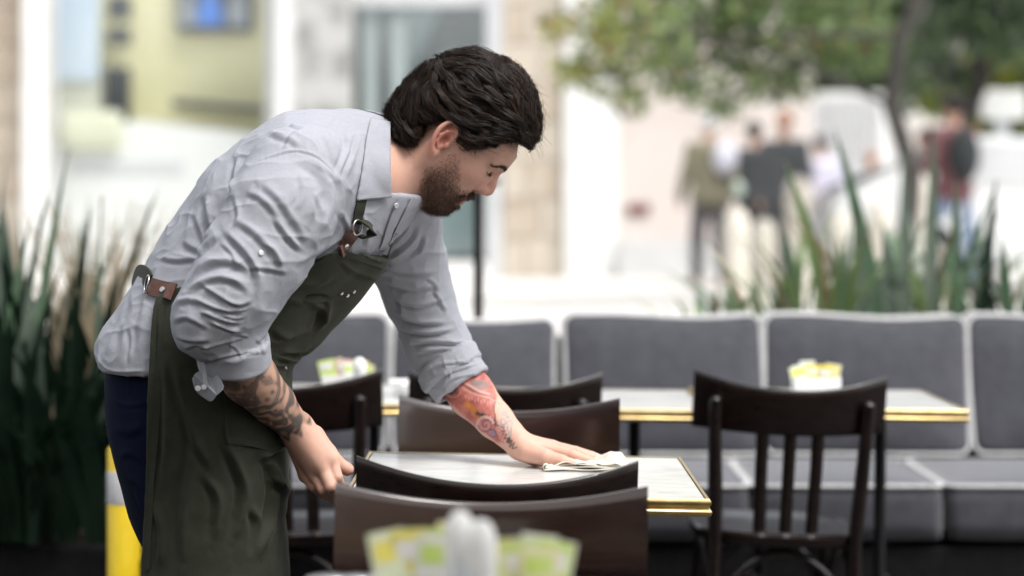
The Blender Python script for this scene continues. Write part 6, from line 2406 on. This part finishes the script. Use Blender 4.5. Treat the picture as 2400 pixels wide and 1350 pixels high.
cw = car(P(2470, 0, 19.0)[0], 19.2, 'white car parked under the white sign at the right edge')
bol_m = mat('pale_stone', (.56, .52, .45), (.66, .62, .54), rough=.85, scale=9, bump=.3)
bls = [(1726, 488, 15.6, 'pale stone bollard in front of the person in the olive jacket'), (1790, 512, 16.4, 'small pale stone bollard in front of the dark clothed people'), (1868, 412, 17.2, 'taller pale stone bollard right of the dark clothed people'),
       (1966, 500, 16.6, 'pale stone bollard before the lilac shirt'), (2150, 405, 16.2, 'pale stone bollard in front of the tree trunk'), (2062, 470, 17.6, 'pale stone bollard before the person in the white top')]
for (px, top, Y, lab) in bls:
    q = P(px, top, Y)
    hgt = q[2] - PZ
    o = empty('stone_bollard', (q[0], Y, PZ))
    tag(o, lab, 'bollard', 'stone bollards on the street')
    MB().lathe([(.115, 0), (.115, .06), (.10, .08), (.10, hgt - .16), (.092, hgt - .07), (.06, hgt - .015), (.01, hgt)], (0, 0, 0), 18).build('post', bol_m, o)
    MB().lathe([(.104, hgt - .24), (.108, hgt - .235), (.108, hgt - .20), (.104, hgt - .195)], (0, 0, 0), 18).build('collar', bol_m, o)


# ------------------------------------------------------------------ people on the street
def cloth_mat(name, c):
    return mat(name, tuple(v * .85 for v in c), tuple(min(.8, v * 1.15) for v in c), rough=.9, scale=9)


def pedestrian(px, top, Y, label, jacket, trousers, hair, yaw=0.0, stride=.1, extra=None, hood=None):
    """A standing or walking adult, front along +Y before turning; one body, with clothes and hair over it."""
    q = P(px, top, Y)
    hgt = q[2] - PZ
    k = hgt / 1.75
    root_loc = Vector((q[0], Y, PZ))
    Rz = Matrix.Rotation(yaw, 3, 'Z')
    hh = .016

    def grid():
        return SDF((-.42 * k, -.42 * k, -.02), (.42 * k, .42 * k, 1.82 * k), hh)
    pt = lambda x, y, z: (x * k, y * k, z * k)

    def limbs(g, grow, leg=True, arms=True, torso=True):
        if torso:
            f, lo, hi = f_trunk([(0, .93 * k, (.115 + grow) * k, 0, (.165 + grow) * k), (0, 1.15 * k, (.105 + grow) * k, 0, (.150 + grow) * k), (0, 1.36 * k, (.105 + grow) * k, 0, (.19 + grow) * k)], 2.2)
            # f_trunk bulges along Y; here the shoulders run along X
            g.add(lambda X, Y_, Z: f(Y_, X, Z), (lo[1], lo[0], lo[2]), (hi[1], hi[0], hi[2]), k=.03)
        if arms:
            for s, sw_ in ((-1, .10), (1, -.06)):
                g.chain([pt(s * .19, 0, 1.40), pt(s * .25, sw_ * .2, 1.12), pt(s * .24, .08 + sw_, .90)], [(.058 + grow) * k, (.048 + grow) * k, (.036 + grow) * k], k=.03)
        if leg:
            for s, st_ in ((-1, stride), (1, -stride)):
                g.chain([pt(s * .09, 0, .92), pt(s * .095, st_ * .6 + .02, .50), pt(s * .09, st_ * 1.3 - .03, .08)], [(.088 + grow) * k, (.060 + grow) * k, (.044 + grow) * k], k=.03)
    g = grid()
    limbs(g, 0)
    for s, st_ in ((-1, stride), (1, -stride)):
        g.capsule(pt(s * .09, st_ * 1.3 - .04, .04), pt(s * .10, st_ * 1.3 + .14, .03), .045 * k, .035 * k, k=.02)
    for s, sw_ in ((-1, .10), (1, -.06)):
        g.capsule(pt(s * .24, .08 + sw_, .90), pt(s * .235, .11 + sw_, .80), .036 * k, .028 * k, k=.02)
    g.capsule(pt(0, 0, 1.42), pt(0, .015, 1.56), .06 * k, .055 * k, k=.03)
    g.ell(pt(0, .02, 1.635), (.076 * k, .092 * k, .115 * k), k=.02)
    g.ell(pt(0, .112, 1.625), (.014 * k, .022 * k, .022 * k), k=.01)
    v, qd = g.mesh()
    def put(v):
        return (v @ np.array(Rz.transposed(), np.float32)).astype(np.float32)
    body = link('person', mesh_np('person', put(v), qd), PSKIN)
    body.location = root_loc
    tag(body, label, 'person', 'people walking on the street')
    for nm, m_, kw in (('jacket', jacket, dict(leg=False)), ('trousers', trousers, dict(arms=False, torso=False))):
        g = grid()
        limbs(g, .016, **kw)
        if nm == 'jacket':
            g.ell(pt(0, 0, .90), (.20 * k, .15 * k, .12 * k), k=.05)
        v, qd = g.mesh()
        link(nm, mesh_np(nm, put(relax(v, qd, 1)), qd), m_, body)
    g = grid()
    g.ell(pt(0, -.005, 1.665), (.088 * k, .100 * k, .098 * k), k=.02)
    g.cut(f_ell(pt(0, .11, 1.60), (.075 * k, .07 * k, .085 * k)), pt(-.1, .03, 1.5), pt(.1, .19, 1.7), k=.01)
    v, qd = g.mesh()
    link('hair', mesh_np('hair', put(v), qd), hair, body)
    for nm, m_, c, r_ in (extra or []):
        g = grid()
        g.ell(pt(*c), [x * k for x in r_], k=.01)
        v, qd = g.mesh()
        link(nm, mesh_np(nm, put(v), qd), m_, body)
    return body


PSKIN = mat('street_skin', (.46, .27, .20), (.52, .32, .24), rough=.6, scale=20)
hw_, hd_, hb_ = cloth_mat('white_hair', (.72, .71, .70)), cloth_mat('black_hair', (.015, .012, .012)), cloth_mat('auburn_hair', (.34, .13, .05))
pedestrian(1662, 268, 20.6, 'white haired person in an olive jacket carrying a white bag', cloth_mat('olive_jacket', (.20, .185, .125)), cloth_mat('grey_trousers', (.10, .095, .10)), hw_, .35, .10,
           [('backpack', cloth_mat('lilac_bag', (.62, .62, .72)), (.10, -.17, 1.30), (.13, .10, .17)), ('bag', cloth_mat('pale_green_bag', (.56, .66, .58)), (.30, -.02, .98), (.07, .10, .10))])
pedestrian(1768, 286, 21.2, 'dark haired person in a black coat beside the olive jacket', cloth_mat('black_coat', (.075, .08, .085)), cloth_mat('dark_trousers', (.065, .07, .075)), hd_, -.5, .12)  # dark and red clothes paled, putting hazy air into their colours
pedestrian(1838, 262, 20.0, 'auburn haired person in a charcoal jacket by the kiosk', cloth_mat('charcoal_jacket', (.085, .09, .095)), cloth_mat('charcoal_trousers', (.09, .09, .095)), hb_, 2.6, .08)
pedestrian(1922, 318, 23.5, 'person in a lilac shirt in front of the white kiosk', cloth_mat('lilac_shirt', (.52, .51, .62)), cloth_mat('mauve_trousers', (.16, .13, .14)), hd_, .2, .1)
pedestrian(2042, 356, 24.6, 'person in a white top and blue jeans by the kiosk', cloth_mat('white_top', (.66, .68, .74)), cloth_mat('blue_jeans', (.10, .16, .26)), hb_, -.3, .12)
pedestrian(2236, 222, 18.4, 'dark haired person in a dark red shirt right of the tree trunk', cloth_mat('maroon_shirt', (.15, .065, .07)), cloth_mat('worn_jeans', (.16, .21, .30)), hd_, .4, .14,
           [('backpack', cloth_mat('black_bag', (.02, .024, .026)), (-.02, -.18, 1.22), (.15, .11, .24))])
pedestrian(2168, 300, 22.5, 'person in a rose coloured top partly behind the tree trunk', cloth_mat('rose_top', (.36, .27, .27)), cloth_mat('slate_trousers', (.08, .09, .12)), hd_, 1.0, .1)
